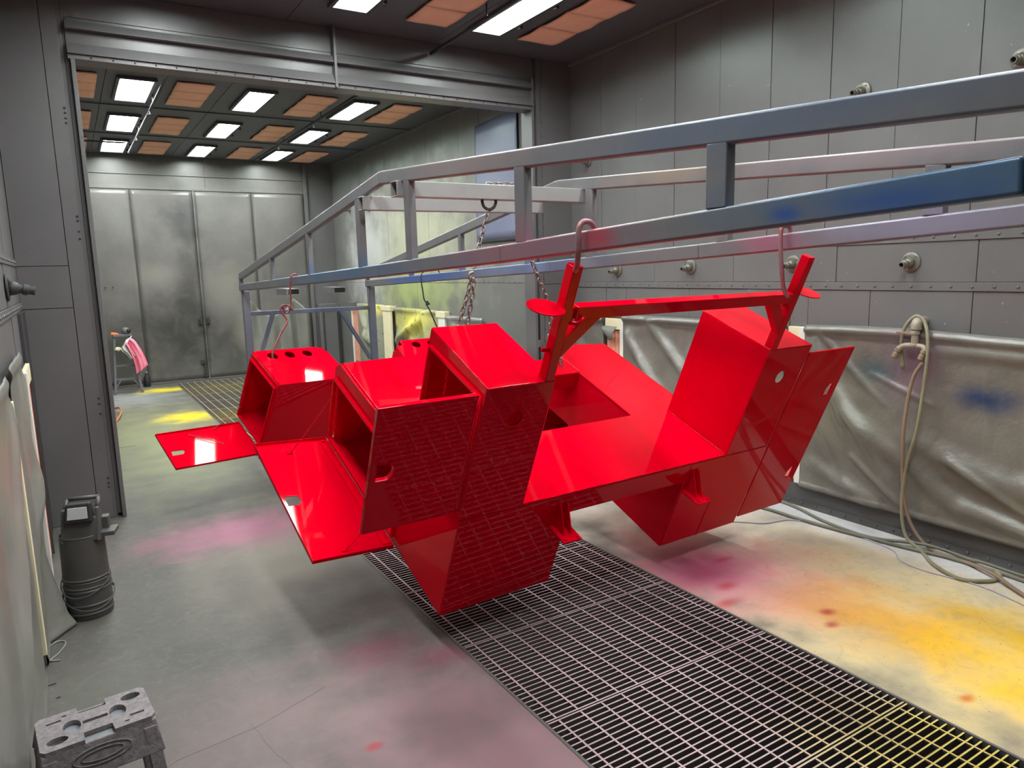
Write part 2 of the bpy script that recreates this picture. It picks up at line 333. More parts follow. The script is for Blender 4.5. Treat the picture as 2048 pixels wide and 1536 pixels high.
g = G().box(XR-.010, XR-.006, YF, YP, 0, .05); obj('kick_flange', g, M_kick, br)
g = G(); y = -1.1
while y < 5.7:
    dome(g, (XR-.010, y, .028), (-1, 0, 0), .0095); y += .11
o = obj('rivets', g, M_kick, br, smooth=True); o['kind'] = 'stuff'
obj('crown_strip', G().box(XR-.03, XR, YF, YP, ZC-.03, ZC), M_wall, wr, bevel=.004)

wrb = struct('wall_far_right', G().box(XRB+.012, XRB+.2, YP+.12, YB, 0, ZC), M_wall_far, 'grey wall of the far room with yellow overspray and painted-in brightness')
sb = [YP+.12, 6.55, 7.0, 7.46, 7.97, 8.43, 8.9, 9.36, 9.85, 10.33, 10.85, 11.42, 11.9, 12.4, YB]
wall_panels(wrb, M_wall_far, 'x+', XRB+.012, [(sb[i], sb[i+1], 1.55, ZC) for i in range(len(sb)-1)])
sb2 = [YP+.12, 7.44, 9.36, 11.42, YB]
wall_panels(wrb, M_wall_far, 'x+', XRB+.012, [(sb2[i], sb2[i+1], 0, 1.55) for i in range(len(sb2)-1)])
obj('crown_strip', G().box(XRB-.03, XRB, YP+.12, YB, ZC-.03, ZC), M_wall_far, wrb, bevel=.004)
g = G(); y = 6.2
while y < 9.0: dome(g, (XRB-.001, y, 1.56), (-1, 0, 0), .009); y += .113
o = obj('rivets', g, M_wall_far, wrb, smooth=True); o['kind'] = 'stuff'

wl = struct('wall_left', G().box(XL-.2, XL-.012, YF, YB, 0, ZC), M_wall, 'grey riveted steel wall on the left')
wall_panels(wl, M_wall, 'x-', XL-.012, [(seams[i+1], seams[i], 1.80, ZC) for i in range(len(seams)-1)])
wall_panels(wl, M_wall, 'x-', XL-.012, [(low[i+1], low[i], 1.566, 1.80) for i in range(len(low)-1)])
wall_panels(wl, M_wall, 'x-', XL-.012, [(a, b, 0, 1.517) for a, b in ((5.1, 5.79), (3.7, 4.75), (2.6, 3.4), (1.5, 2.6), (.4, 1.5), (-1.2, .4))])
wall_panels(wl, M_wall, 'x-', XL-.012, [(4.75, 5.1, 1.25, 1.517), (3.4, 3.7, 1.25, 1.517), (5.91, 7.5, 0, ZC), (7.5, 9.3, 0, ZC), (9.3, 11.1, 0, ZC), (11.1, 12.88, 0, ZC)])
g = G()
for z in (1.5415, 1.8225): g.box(XL-.004, XL+.008, YF, YP, z-.0245, z+.0245)
obj('seam_strip', g, M_wall, wl, bevel=.002)
g = G(); y = -1.1
while y < 5.75:
    for z in (1.5415, 1.8225): dome(g, (XL+.008, y, z), (1, 0, 0), .0085)
    y += .113
o = obj('rivets', g, M_wall, wl, smooth=True); o['kind'] = 'stuff'
obj('corner_post', G().box(XL, XL+.02, 5.25, 5.76, .0, 1.51), M_dark, wl, bevel=.002)

# wall behind the camera
wf = struct('wall_front', G().box(XL-.2, XR+.2, YF-.2, YF, 0, ZC), M_wall, 'grey wall behind the viewpoint')
wall_panels(wf, M_wall, 'y', YF+.012, [(XL + i*.905, XL + (i+1)*.905, 0, ZC) for i in range(5)])

# wall_back with the double door
wb = struct('wall_back', G().box(XL, XRB, YB+.03, YB+.2, 0, ZC), M_wall_back, 'scuffed grey end wall of the far room')
wall_panels(wb, M_wall_back, 'y', YB+.03, [(XL, .43, 3.13, ZC), (.43, 2.1, 3.13, ZC), (2.1, 3.69, 3.13, ZC), (XL, .2, 0, 3.13)], t=.03)
wall_panels(wb, M_wall, 'y', YB+.03, [(3.75, XRB, 0, ZC)], t=.05)
obj('door_post', G().box(3.69, 3.75, YB-.07, YB+.03, 0, ZC), M_wall, wb, bevel=.004)
obj('ledge_strip', G().box(XL, 3.69, YB-.02, YB, 3.31, 3.325), M_wall_back, wb, bevel=.003)
d1 = struct('door_1', G().box(.2, 3.69, YB-.03, YB-.002, 3.085, 3.135), M_wall_back, 'tall grey steel double door of the far room', bevel=.003)
for a, b in ((.2, .988), (.988, 1.894), (1.894, 2.805), (2.805, 3.69)):
    def dent(u, v, a=a, b=b):
        x = a+.005+(b-a-.01)*u; z = .03 + 3.05*v
        e = min(u, 1-u, v, 1-v)
        return (x, YB-.012 - .02*noise.noise(Vector((x*1.6, z*1.3, 3.3)))*min(1, e*8), z)
    obj('door_panel', G().grid(dent, 14, 40), M_wall_back, d1, smooth=True, solid=.01)
for x in (.988, 2.805): obj('panel_seam', G().box(x-.007, x+.007, YB-.024, YB-.012, .03, 3.08), M_dark, d1)
obj('door_meeting_strip', G().box(1.885, 1.912, YB-.05, YB-.012, .03, 3.08), M_wall_back, d1, bevel=.003)
for x in (1.835, 1.955):
    q = G().box(x-.03, x+.03, YB-.05, YB-.015, .93, 1.02).tube([(x, YB-.05, 1.02), (x, YB-.09, 1.05), (x, YB-.09, .95)], .012, 8)
    obj('door_handle', q, M_dark, d1, bevel=.002)
obj('bolt_rod', G().tube([(1.84, YB-.06, .05), (1.84, YB-.06, .34)], .012, 8).box(1.79, 1.87, YB-.06, YB-.02, .28, .34).box(1.81, 1.87, YB-.06, YB-.02, .06, .12), M_dark, d1)
obj('door_sill', G().box(.2, 3.69, YB-.06, YB-.01, 0, .03), M_gframe, d1, bevel=.003)
g = G()
for x in (.42, .52, .62): dome(g, (x, YB-.03, 1.58), (0, -1, 0), .012)
obj('bolt_heads', g, M_dark, d1)

# partition with the wide opening
pm = struct('wall_partition', G().box(XL, .0, YP, YP+.12, 0, ZC).box(3.93, XR, YP, YP+.12, 0, ZC).box(0, 3.93, YP+.02, YP+.12, 3.41, ZC), M_part, 'grey steel partition with a wide doorway to the far room')
wall_panels(pm, M_part, 'y', YP, [(XL, .03, 1.80, ZC), (XL, .03, 1.517, 1.80), (XL, .03, 0, 1.517), (.03, .125, 0, ZC)], t=.02)
wall_panels(pm, M_part, 'y', YP, [(3.92, XR, 0, 1.55), (3.92, XR, 1.55, ZC), (3.865, 3.92, 0, ZC)], t=.018)
wall_panels(pm, M_part, 'y', YP+.02, [(.15, 1.97, 3.41, ZC), (1.97, 3.85, 3.41, ZC)], t=.02)
obj('door_jamb', G().box(.0, .150, YP, YP+.14, 0, ZC).box(.150, .178, YP-.0, YP+.14, .02, 3.45).box(.178, .205, YP-.05, YP+.14, .0, 3.14), M_part, pm, bevel=.004)
obj('door_jamb', G().box(3.865, 3.93, YP, YP+.14, 0, ZC).box(3.80, 3.83, YP-.04, YP+.14, 0, 3.42).box(3.83, 3.865, YP+.02, YP+.14, 0, 3.42), M_part, pm, bevel=.004)
def channel(z0, z1, y):      # rolled header channel with a sloped upper face
    return G().hexa([(.165, y, z0), (3.80, y, z0), (3.80, YP+.12, z0), (.165, YP+.12, z0)], [(.165, y+.045, z1), (3.80, y+.045, z1), (3.80, YP+.12, z1), (.165, YP+.12, z1)])
obj('header_channel', channel(3.325, 3.385, YP-.07), M_part, pm, bevel=.004)
obj('header_channel', G().box(.165, 3.80, YP-.012, YP+.12, 3.245, 3.325), M_part, pm, bevel=.002)
obj('header_channel', channel(3.170, 3.245, YP-.07), M_part, pm, bevel=.004)
obj('header_channel', G().box(.165, 3.80, YP-.05, YP+.12, 3.139, 3.170).box(.165, 3.80, YP-.0, YP+.12, 3.385, 3.41), M_part, pm, bevel=.003)
obj('head_seam', G().box(1.955, 1.975, YP-.075, YP+.0, 3.139, 3.6), M_part, pm, bevel=.002)
g = G()
for z in (2.83, 2.80, 2.765, 2.735, 2.13, 2.1, 2.03, 1.98, .88, .84, .77, .30, .265, .235): dome(g, (.115, YP-.02, z), (0, -1, 0), .008)
for z in [.4 + .12*i for i in range(24)]: dome(g, (3.92, YP-.018, z), (0, -1, 0), .007)
for x in [.3 + .13*i for i in range(26)]: dome(g, (x, YP-.05, 3.155), (0, -1, 0), .007)
o = obj('bolt_heads', g, M_dark, pm); o['kind'] = 'stuff'
obj('latch_slot', G().box(3.835, 3.85, YP-.03, YP+.0, .3, 1.3), M_black, pm)
obj('latch_slot', G().box(3.812, 3.86, YP-.045, YP-.02, .95, 1.02), M_wall, pm, bevel=.003)

# ceiling and its panels
lx = [(.64, .93), (1.82, 2.07), (2.95, 3.20)]; fx = [(.10, .45), (1.13, 1.48), (2.40, 2.74), (3.40, 3.75)]
lrows = [(.84, 1.82), (2.58, 3.56), (4.31, 5.29), (6.23, 7.18), (8.0, 8.95), (9.77, 10.76), (11.53, 12.52)]
ce = struct('ceiling', G().box(XL-.2, XR+.2, YF-.2, YB+.2, ZC+.16, ZC+.3), M_ceil, 'dark grey steel ceiling with lights and filters')
cx = [XL, .52, 1.62, 2.86, XR]
for y0, y1 in ((-1.2, .25), (.25, 2.02), (2.02, 3.79), (3.79, 5.79), (5.79, 7.49), (7.49, 9.3), (9.3, 11.08), (11.08, 12.9)):
    for i in range(4):
        hl = [rect(a-.012, b+.012, c-.012, d+.012) for a, b in lx for c, d in lrows if cx[i] < a < cx[i+1] and y0 < c < y1]
        obj('ceiling_panel', G().plate(rect(cx[i]+.003, cx[i+1]-.003, y0+.003, y1-.003), hl, (0, 0, ZC), (1,0,0), (0,1,0), .008), M_ceil, ce)
g = G()
for y in (7.49, 9.3, 11.08): g.bar((XL, y, ZC-.006), (XRB, y, ZC-.006), .03, .012)
obj('ceiling_seam_strip', g, M_ceil, ce)

# ------------------------------------------------------------------ ceiling lamps and filters
rows = [(.84, 1.82, 'front room, second row'), (2.58, 3.56, 'front room, third row'), (4.31, 5.29, 'front room, row beside the header'),
        (6.23, 7.18, 'far room, row behind the header'), (8.0, 8.95, 'far room, second row'), (9.77, 10.76, 'far room, third row'), (11.53, 12.52, 'far room, row by the end wall')]
ln = ['left', 'middle', 'right']; fn_ = ['leftmost', 'second from left', 'third from left', 'rightmost']
for y0, y1, rn in rows:
    for k, (x0, x1) in enumerate(lx):
        t = thing('ceiling_light', f'white fluorescent ceiling light, {ln[k]} column, {rn}', 'ceiling light', ((x0+x1)/2, (y0+y1)/2, ZC-.03), 0, 'fluorescent lights in the ceiling')
        hx, hy = (x1-x0)/2, (y1-y0)/2
        obj('lamp_frame', G().plate(rect(-hx-.03, hx+.03, -hy-.03, hy+.03), [rect(-hx, hx, -hy, hy)], (0, 0, 0), (1,0,0), (0,1,0), .028), M_lampf, t, bevel=.003)
        obj('lamp_glass', G().box(-hx, hx, -hy, hy, .058, .064), M_lamp, t)
        obj('light_leak_cover', G().box(-hx-.004, hx+.004, -hy-.004, hy+.004, .069, .075), M_lampf, t)  # unseen cover added to stop lamp light leaking through the ceiling seams
        obj('lamp_reflector', G().plate(rect(-hx-.004, hx+.004, -hy-.004, hy+.004), [rect(-hx, hx, -hy, hy)], (0, 0, .028), (1,0,0), (0,1,0), .04), M_refl, t)
        if y0 > 8 or y0 in (4.31,):
            for q in (-.5, .5): obj('latch', G().box(hx+.03, hx+.055, hy*q-.02, hy*q+.02, -.01, .02), M_dark, t)
    for k, (x0, x1) in enumerate(fx):
        t = thing('ceiling_filter', f'salmon ceiling filter bank, {fn_[k]}, {rn}', 'filter', ((x0+x1)/2, (y0+y1)/2, ZC-.002), 0, 'salmon filters in the ceiling')
        hx = (x1-x0)/2; yy0 = -(y1-y0)/2-.05; L3 = (y1-y0+.1)/3
        for j in range(3):
            q = G().grid(lambda u, v: (-hx + 2*hx*u, yy0 + L3*j + .006 + (L3-.012)*v, -.012 - .008*math.sin(v*3.1) + .006*noise.noise(Vector((u*3+k, v*3+j, y0)))), 8, 6)
            obj('filter_pad', q, M_filter, t, smooth=True, solid=.012)
# sprinkler pipes
for x, lab in ((.97, 'thin sprinkler pipe under the ceiling beside the left light column'), (2.74, 'thin sprinkler pipe under the ceiling beside the right light column')):
    t = thing('sprinkler_pipe', lab, 'pipe', (x, 9.0, 3.5))
    obj('pipe', G().tube([(0, -3.05, 0), (0, 3.0, 0)], .014, 8), M_dark, t, smooth=True)
    for yy in (-2.2, -.4, 1.3):
        obj('hanger', G().tube([(0, yy, 0), (0, yy, .1)], .006, 6), M_dark, t)
        obj('sprinkler_head', G().lathe([(.012, 0), (.012, -.03), (.028, -.034), (.028, -.04)], (0, yy+.35, -.01), (0,0,1), 10), M_dark, t)
t = thing('sprinkler_pipe', 'sprinkler pipe above the hanging rack in the front room ceiling', 'pipe', (2.80, 2.2, 3.5))
obj('pipe', G().tube([(0, -4.0, 0), (0, 3.55, 0)], .014, 8), M_dark, t, smooth=True)
for yy in (-2.2, 0, 1.4, 2.6):
    obj('hanger', G().tube([(0, yy, 0), (0, yy, .1)], .006, 6), M_dark, t)
tag(obj('wire_conduit', G().tube([(XL+.02, 11.35, 3.52), (.88, 11.3, 3.52)], .012, 8), M_dark, smooth=True), 'short conduit running from the left wall to the ceiling lights', 'pipe')

# ------------------------------------------------------------------ floor grating: liftable panels
PL = .667; NB = 22; NR = 12
def barmesh(g, name, top):
    me = g.mesh(name); me.materials.append(M_gside); me.materials.append(top)
    for p in me.polygons: p.material_index = 1 if p.normal.z > .5 else 0
    return me
bw = barmesh(G().box(0, GX1-GX0-.03, -.0032, .0032, -.032, 0), 'bearing_bar', M_grate)
cw = barmesh(G().box(-.004, .004, 0, PL-.012, -.009, -.0005), 'cross_rod', M_grate)
ew = barmesh(G().box(0, GX1-GX0-.03, -.0035, .0035, -.032, .001), 'end_bar', M_grate)
ordn = ['first', 'second', 'third', 'fourth', 'fifth', 'sixth', 'seventh', 'eighth', 'ninth']
for i in range(9):
    y0 = -.604 + i*PL
    t = thing('floor_grate', f'pinkish floor grating panel, {ordn[8-i]} from the partition, front room', 'grate', (GX0+.015, y0, 0), 0, 'floor grating panels of the front room')
    link('end_bar', ew, t, (0, .005, 0)); link('end_bar', ew, t, (0, PL-.009, 0))
    for k in range(1, NB): link('bearing_bar', bw, t, (0, .005 + (PL-.014)*k/NB, 0), (0, 0, random.uniform(-.002, .002)))
    for k in range(NR): link('cross_rod', cw, t, (.05 + k*(GX1-GX0-.13)/(NR-1), .006, 0))
gm = G(); n2 = 22
for k in range(1, n2): gm.box(0, GX1-GX0-.03, .005+(.721-.014)*k/n2-.0025, .005+(.721-.014)*k/n2+.0025, -.032, 0)
bm_ = barmesh(gm, 'bearing_bars', M_grate2)
cw2 = G().box(-.0035, .0035, 0, .709, -.009, .001).mesh('cross_rod'); cw2.materials.append(M_grate3)
for i in range(9):
    y0 = 6.23 + i*.721
    t = thing('floor_grate', f'yellow dusted floor grating panel, {ordn[8-i]} from the end doors, far room', 'grate', (GX0+.015, y0, 0), 0, 'floor grating panels of the far room')
    link('end_bar', ew, t, (0, .005, 0)); link('end_bar', ew, t, (0, .715, 0))
    o = link('bearing_bars', bm_, t); o['kind'] = 'stuff'
    for k in range(NR): link('cross_rod', cw2, t, (.05 + k*(GX1-GX0-.13)/(NR-1), .006, 0))

# ================================================================== STEEL RACK (two trusses on legs)
gt = thing('steel_rack', 'long overspray-stained steel truss rack carrying the red bed', 'rack', (1.575, 4.3, 0))
def gobj(n, q, m=None, **k):
    m = m or M_rail
    q.v = [(p[0]-1.575, p[1]-4.3, p[2]) for p in q.v]
    return obj(n, q, m, gt, **k)
TW, TH = .040, .075
def zlow(y):    # top edge of the lower rail
    P = [(-.8, 1.945), (.69, 1.891), (1.595, 1.854), (2.645, 1.804), (4.327, 1.740), (8.10, 1.617)]
    for (a, b), (c, d) in zip(P, P[1:]):
        if y <= c: return b + (d-b)*(y-a)/(c-a)
    return P[-1][1]
def zup(y): return 2.27 - (3.967-y)*.0672 if y < 3.967 else 2.27 - (y-3.967)*.1296
for side in (0, 1):
    X = (lambda y: 1.575 + TW/2) if side == 0 else (lambda y: 2.80 + .045*(y-3.967) + TW/2)
    ys = [-.8, .69, 2.645, 4.05, 8.14]
    for a, b in zip(ys, ys[1:]):
        gobj('lower_rail', G().bar((X(a), a, zlow(a)-TH/2), (X(b), b, zlow(b)-TH/2), TW, TH), bevel=.010, seg=4)
    for a, b in ((-.8, 3.967), (3.967, 8.10)):
        gobj('upper_rail', G().bar((X(a), a, zup(a)-TH/2), (X(b), b, zup(b)-TH/2), TW, TH), bevel=.010, seg=4)
    for y in (.46, 1.46, 2.487, 3.60, 4.36, 5.49, 6.68):
        hh = TH if y < 5 else .05
        gobj('upright', G().box(X(y)-TW/2+.001, X(y)+TW/2-.001, y-hh/2, y+hh/2, zlow(y)-.004, zup(y)-TH+.008), bevel=.004, seg=3)
    y = 8.09
    gobj('end_upright', G().box(X(y)-TW/2, X(y)+TW/2, y-.02, y+.02, zlow(y)-.004, zup(y)-TH+.03), bevel=.003)
    gobj('leg', G().box(X(y)-.005, X(y)+.07, y-.035, y+.035, 0, zlow(y)-TH+.002), bevel=.005)
    gobj('foot_plate', G().box(X(y)-.05, X(y)+.115, y-.09, y+.09, 0, .012), bevel=.003)
    y = -.7
    gobj('leg', G().box(X(y)-TW/2, X(y)+TW/2+.03, y-.035, y+.035, 0, zlow(y)-TH+.002), bevel=.005)
    gobj('foot_plate', G().box(X(y)-.09, X(y)+.09, y-.09, y+.09, 0, .012), bevel=.003)
XA, XB = 1.60, 2.99
gobj('end_crossbar', G().bar((XA+.07, 8.1, 1.30), (XB, 8.1, 1.30), .045, .045), bevel=.004)
gobj('brace', G().bar((1.90, 8.1, 1.285), (XA+.06, 8.1, .62), .045, .04, (1,0,0)), bevel=.004)
gobj('brace', G().bar((2.66, 8.1, 1.285), (XB+.0, 8.1, .70), .045, .04, (1,0,0)), bevel=.004)
gobj('end_crossbar', G().bar((1.60, -.7, 1.30), (2.60, -.7, 1.30), .045, .045), bevel=.004)
for x0 in (1.975, 2.465):
    gobj('fork_pocket', G().hollow((x0, 7.48, 1.530), (x0, 7.90, 1.530), .135, .065, .008), M_rail)
gobj('cross_tube', G().hollow((1.548, 3.70, 2.142), (2.86, 3.70, 2.142), .085, .082, .006), M_tube, bevel=.006)
gobj('cross_tube', G().hollow((1.548, 4.215, 2.112), (2.80, 4.16, 2.112), .085, .080, .006), M_tube, bevel=.006)

for yy, zz in ((3.70, 2.142), (4.215, 2.112)): gobj('tube_shade_plate', G().box(1.575, 1.58, yy-.036, yy+.036, zz-.034, zz+.034), M_black)  # black plates paint the shade inside the open tube ends
# ================================================================== RED TRUCK BED, hanging and tilted
BM = Matrix(((0.99899322, -0.0402087, 0.01989479, 1.59), (0.04479146, 0.91873784, -0.3923194, 2.14372775), (-0.00250344, 0.39281554, 0.91961388, 1.70213963), (0, 0, 0, 1)))
bed = thing('utility_bed', 'glossy wet red steel truck utility bed hanging tilted from the rack', 'truck bed', mat=BM)
A_, B_, C_ = (1,0,0), (0,1,0), (0,0,1)
mB = (0,-1,0); mA = (-1,0,0)
def tilt(q, a0, c0, deg):     # swing a plate about a line along b at (a0, c0)
    cs, sn = math.cos(math.radians(deg)), math.sin(math.radians(deg))
    q.v = [(a0 + (p[0]-a0)*cs - (p[2]-c0)*sn, p[1], c0 + (p[0]-a0)*sn + (p[2]-c0)*cs) for p in q.v]; return q
def tiltb(q, b0, c0, deg):    # swing a plate about a line along a at (b0, c0)
    cs, sn = math.cos(math.radians(deg)), math.sin(math.radians(deg))
    q.v = [(p[0], b0 + (p[1]-b0)*cs - (p[2]-c0)*sn, c0 + (p[1]-b0)*sn + (p[2]-c0)*cs) for p in q.v]; return q
def bobj(n, q, par=None, m=None, **k): return obj(n, q, m or M_red, par or bed, **k)
def fr(q, outline, holes, b, t=.006): return q.plate(outline, holes, (0, b+t, 0), A_, C_, t)       # plate facing -b at b (A x C = -B)
def sd(q, outline, holes, a, t=.006): return q.plate(outline, holes, (a, 0, 0), B_, C_, t)          # plate in b-c, thickness towards +a
def tp(q, outline, holes, c, t=.006): return q.plate(outline, holes, (0, 0, c-t), A_, B_, t)        # plate in a-b, top at c
# --- deck
q = G()
deck_o = [(-.265, 0), (1.775, 0), (1.775, .48), (1.61, .48), (1.605, 1.315), (1.36, 1.345), (1.326, 1.326), (1.14, 1.198), (.42, 1.198), (.34, 1.405), (-.25, 1.385)]
tp(q, deck_o, [rect(.375, 1.135, .491, 1.0)], -1.125)
bobj('deck', q, bevel=.003)
bobj('front_skirt', fr(G(), rect(.352, 1.147, -1.243, -1.131), [], .0), bevel=.003)
bobj('weld_bead', G().tube([(1.14, 1.0 + .01*i, -1.123 + .002*math.sin(i*2.4)) for i in range(20)], .005, 6), smooth=True)
for p0, p1 in (((.056, .003, -1.122), (1.41, .003, -1.122)), ((1.414, .01, -1.122), (1.414, .475, -1.122)), ((-.268, .0, -.486), (.0, .0, -.486)), ((1.424, .06, -.476), (1.424, .47, -.476))):
    n = 60; P = [Vector(p0).lerp(Vector(p1), i/n) + Vector((random.uniform(-1, 1), random.uniform(-1, 1), random.uniform(-.5, 1)))*.0012 for i in range(n+1)]
    bobj('weld_bead', G().tube(P, .0035, 6), smooth=True)
# --- left tower tool box
tl = bobj('tool_box', fr(G(), rect(-.27, .055, -1.125, -.489), [circ(-.106, -.645, .036)], .0), bevel=.003)
tl['label'] = 'tall open tool box with a round hole in its front'
bobj('top_panel', tiltb(tp(G(), rect(-.27, .055, .0, .478), [], -.471), .239, -.474, 2.9), tl, bevel=.003)
bobj('side_panel', sd(G(), [(.006, -1.125), (.472, -1.125), (.472, -.466), (.006, -.489)], [], .049), tl)
bobj('back_panel', fr(G(), rect(-.27, .055, -1.125, -.466), [], .472), tl)
bobj('door_frame', sd(G(), [(.006, -1.125), (.472, -1.125), (.472, -.466), (.006, -.489)], [rect(.045, .44, -1.085, -.545)], -.27), tl, bevel=.001)
bobj('seal_lip', sd(G(), rect(.030, .455, -1.10, -.53), [rect(.042, .443, -1.088, -.542)], -.285, .015), tl)
bobj('box_floor', tp(G(), rect(-.265, .05, .006, .47), [], -1.118), tl)
def dcut(cx, cz, w, h):   # D shaped latch cutout, straight on the left
    return [(cx-w/2, cz-h/2), (cx+w*.2, cz-h/2), (cx+w*.42, cz-h*.3), (cx+w/2, cz), (cx+w*.42, cz+h*.3), (cx+w*.2, cz+h/2), (cx-w/2, cz+h/2)]
dr = bobj('door', fr(G(), rect(-.712, -.303, -1.072, -.505), [dcut(-.650, -.790, .070, .072)], -.004, .022), tl, bevel=.003)
dr['label'] = 'swung open red door with a latch cutout'
bobj('hinge_rod', G().tube([(-.288, .008, -1.06), (-.288, .008, -.52)], .006, 8), tl, smooth=True)
def liner(n, a0, a1, b0, b1, c0, c1, par, holes_front=(), holes_top=()):   # inner shell in the same red enamel, open towards -a
    q = G().box(a1-.003, a1, b0, b1, c0, c1).box(a0, a1, b1-.003, b1, c0, c1).box(a0, a1, b0, b1, c0, c0+.003)
    q.plate(rect(a0, a1, c0, c1), holes_front, (0, b0+.003, 0), A_, C_, .003)
    q.plate(rect(a0, a1, b0, b1), holes_top, (0, 0, c1-.003), A_, B_, .003)
    return obj(n, q, M_red, par)
liner('box_liner', -.262, .047, .008, .470, -1.115, -.494, tl, [circ(-.106, -.645, .036)])
# --- right tower tool box
tr = bobj('tool_box', fr(G(), rect(1.42, 1.78, -1.125, -.477), [circ(1.61, -.652, .036)], .0), bevel=.003)
tr['label'] = 'tall open tool box farther from the viewer with a round hole'
bobj('top_panel', tp(G(), rect(1.42, 1.78, .0, .478), [], -.471), tr, bevel=.003)
bobj('side_panel', sd(G(), rect(.006, .472, -1.125, -.477), [], 1.42), tr, bevel=.001)
bobj('back_panel', fr(G(), rect(1.42, 1.78, -1.125, -.477), [], .472), tr)
bobj('door_frame', sd(G(), rect(.006, .472, -1.125, -.477), [rect(.03, .45, -1.10, -.53)], 1.774), tr)
hexcut = lambda x, z: [(x-.034, z-.038), (x+.014, z-.038), (x+.014, z+.038), (x-.010, z+.038), (x-.034, z+.008)]
dr = bobj('door', fr(G(), rect(1.787, 2.215, -1.655, -.52), [hexcut(2.15, -.795), hexcut(2.15, -1.39)], -.004, .010), tr, bevel=.003)
dr['label'] = 'tall swung open red door with two latch cutouts'
bobj('hinge_rod', G().tube([(1.782, .01, -1.64), (1.782, .01, -.53)], .006, 8), tr, smooth=True)
# --- under-deck boxes
lb = bobj('side_box', fr(G(), rect(-.268, .352, -1.685, -1.131), [], .0), bevel=.003)
lb['label'] = 'deep under-deck box with a drop-down side door'
bobj('box_floor', tp(G(), rect(-.268, .352, .006, 1.452), [], -1.679), lb)
bobj('inner_panel', sd(G(), rect(.006, 1.19, -1.679, -1.131), [], .346), lb)
bobj('back_panel', fr(G(), rect(-.262, .346, -1.679, -1.131), [], 1.385), lb)
bobj('side_panel', sd(G(), [(.006, -1.685), (1.455, -1.685), (1.447, -1.183), (1.39, -1.131), (.006, -1.131)], [rect(.535, 1.405, -1.625, -1.250)], -.268), lb, bevel=.001)
bobj('seal_lip', sd(G(), rect(.515, 1.425, -1.645, -1.232), [rect(.528, 1.412, -1.632, -1.245)], -.286, .018), lb)
bobj('partition_panel', fr(G(), rect(-.262, .346, -1.679, -1.131), [], .47), lb)
dd = bobj('drop_door', tilt(tp(G(), rect(-.700, -.286, .472, 1.456), [[(-.676, .900), (-.625, .900), (-.601, .926), (-.606, .973), (-.676, .980)]], -1.672), -.286, -1.675, -3.6), lb, bevel=.001)
dd['label'] = 'drop-down red door hanging level with a latch cutout'
q = G().plate(rect(-.700, -.286, .472, 1.456), [rect(-.697, -.289, .475, 1.453)], (0, 0, -1.673), A_, B_, .016); bobj('door_rim', tilt(q, -.286, -1.675, -3.6), lb)
q = G().plate(rect(-.330, -.290, .500, 1.428), [rect(-.322, -.298, .508, 1.420)], (0, 0, -1.673), A_, B_, .010); bobj('hinge_channel', q, lb)
rb = bobj('side_box', fr(G(), rect(1.147, 1.78, -1.70, -1.131), [], .0), bevel=.003)
rb['label'] = 'deep under-deck box on the wall side of the bed'
bobj('box_floor', tp(G(), rect(1.147, 1.78, .006, 1.2), [], -1.694), rb)
bobj('inner_panel', sd(G(), [(.006, -1.70), (.94, -1.70), (.97, -1.497), (1.2, -1.503), (1.2, -1.131), (.006, -1.131)], [], 1.141), rb, bevel=.001)
bobj('outer_panel', sd(G(), rect(.5, 1.2, -1.694, -1.24), [], 1.6), rb)
bobj('back_panel', fr(G(), rect(1.147, 1.6, -1.694, -1.131), [], 1.194), rb)
bobj('seam_bead', G().tube([(1.440, -.001, -1.70), (1.439, -.001, -1.45)], .003, 6), rb, smooth=True)
bobj('rear_beam', G().box(.352, 1.141, 1.0, 1.012, -1.23, -1.131), bevel=.001)
bobj('rear_beam', G().box(.352, 1.141, 1.186, 1.198, -1.23, -1.131), bevel=.001)
liner('box_liner', -.260, .344, .478, 1.383, -1.676, -1.134, lb)
# --- mounting feet
for a0 in (.245, 1.14):
    ft = bobj('mounting_foot', tp(G(), rect(a0, a0+.107, -.128, .0), [], -1.296, .010), bevel=.003)
    for a in (a0+.030, a0+.072):
        bobj('gusset', G().plate([(.0, -1.175), (-.012, -1.175), (-.085, -1.294), (.0, -1.294)], [], (a, 0, 0), B_, C_, .006), ft, bevel=.001)
    for a in (a0+.018, a0+.09): bobj('bolt', G().lathe([(.008, 0), (.008, .006), (.004, .006)], (a, -.11, -1.296), C_, 8), ft)
# --- posts and cross beam
bobj('post', G().box(0, .046, .0, .048, -.484, 0), bevel=.003, seg=3)
bobj('post', G().box(1.43, 1.476, .0, .048, -.472, .022), bevel=.003, seg=3)
bobj('cross_beam', G().box(.072, 1.43, .0, .045, -.218, -.165), bevel=.003, seg=3)
bobj('brace', G().hexa([(.046, .002, -.385), (.046, .002, -.300), (.046, .043, -.300), (.046, .043, -.385)], [(.205, .002, -.217), (.120, .002, -.217), (.120, .043, -.217), (.205, .043, -.217)]), bevel=.003)
bobj('brace', G().hexa([(1.43, .002, -.300), (1.43, .002, -.385), (1.43, .043, -.385), (1.43, .043, -.300)], [(1.355, .002, -.217), (1.270, .002, -.217), (1.270, .043, -.217), (1.355, .043, -.217)]), bevel=.003)
bobj('beam_bracket', G().box(.046, .072, .012, .034, -.245, -.17), bevel=.003)
bobj('pin', G().tube([(.055, .022, -.238), (.085, .0, -.236), (.108, -.012, -.205)], .0075, 8), smooth=True)
bobj('pin', G().tube([(0, .024, -.352), (-.035, .024, -.352)], .009, 8), smooth=True)
bobj('pin', G().tube([(1.43, .024, -.300), (1.395, .024, -.300)], .009, 8), smooth=True)
bobj('pin', G().tube([(1.40, .022, -.225), (1.425, -.006, -.222)], .009, 8), smooth=True)
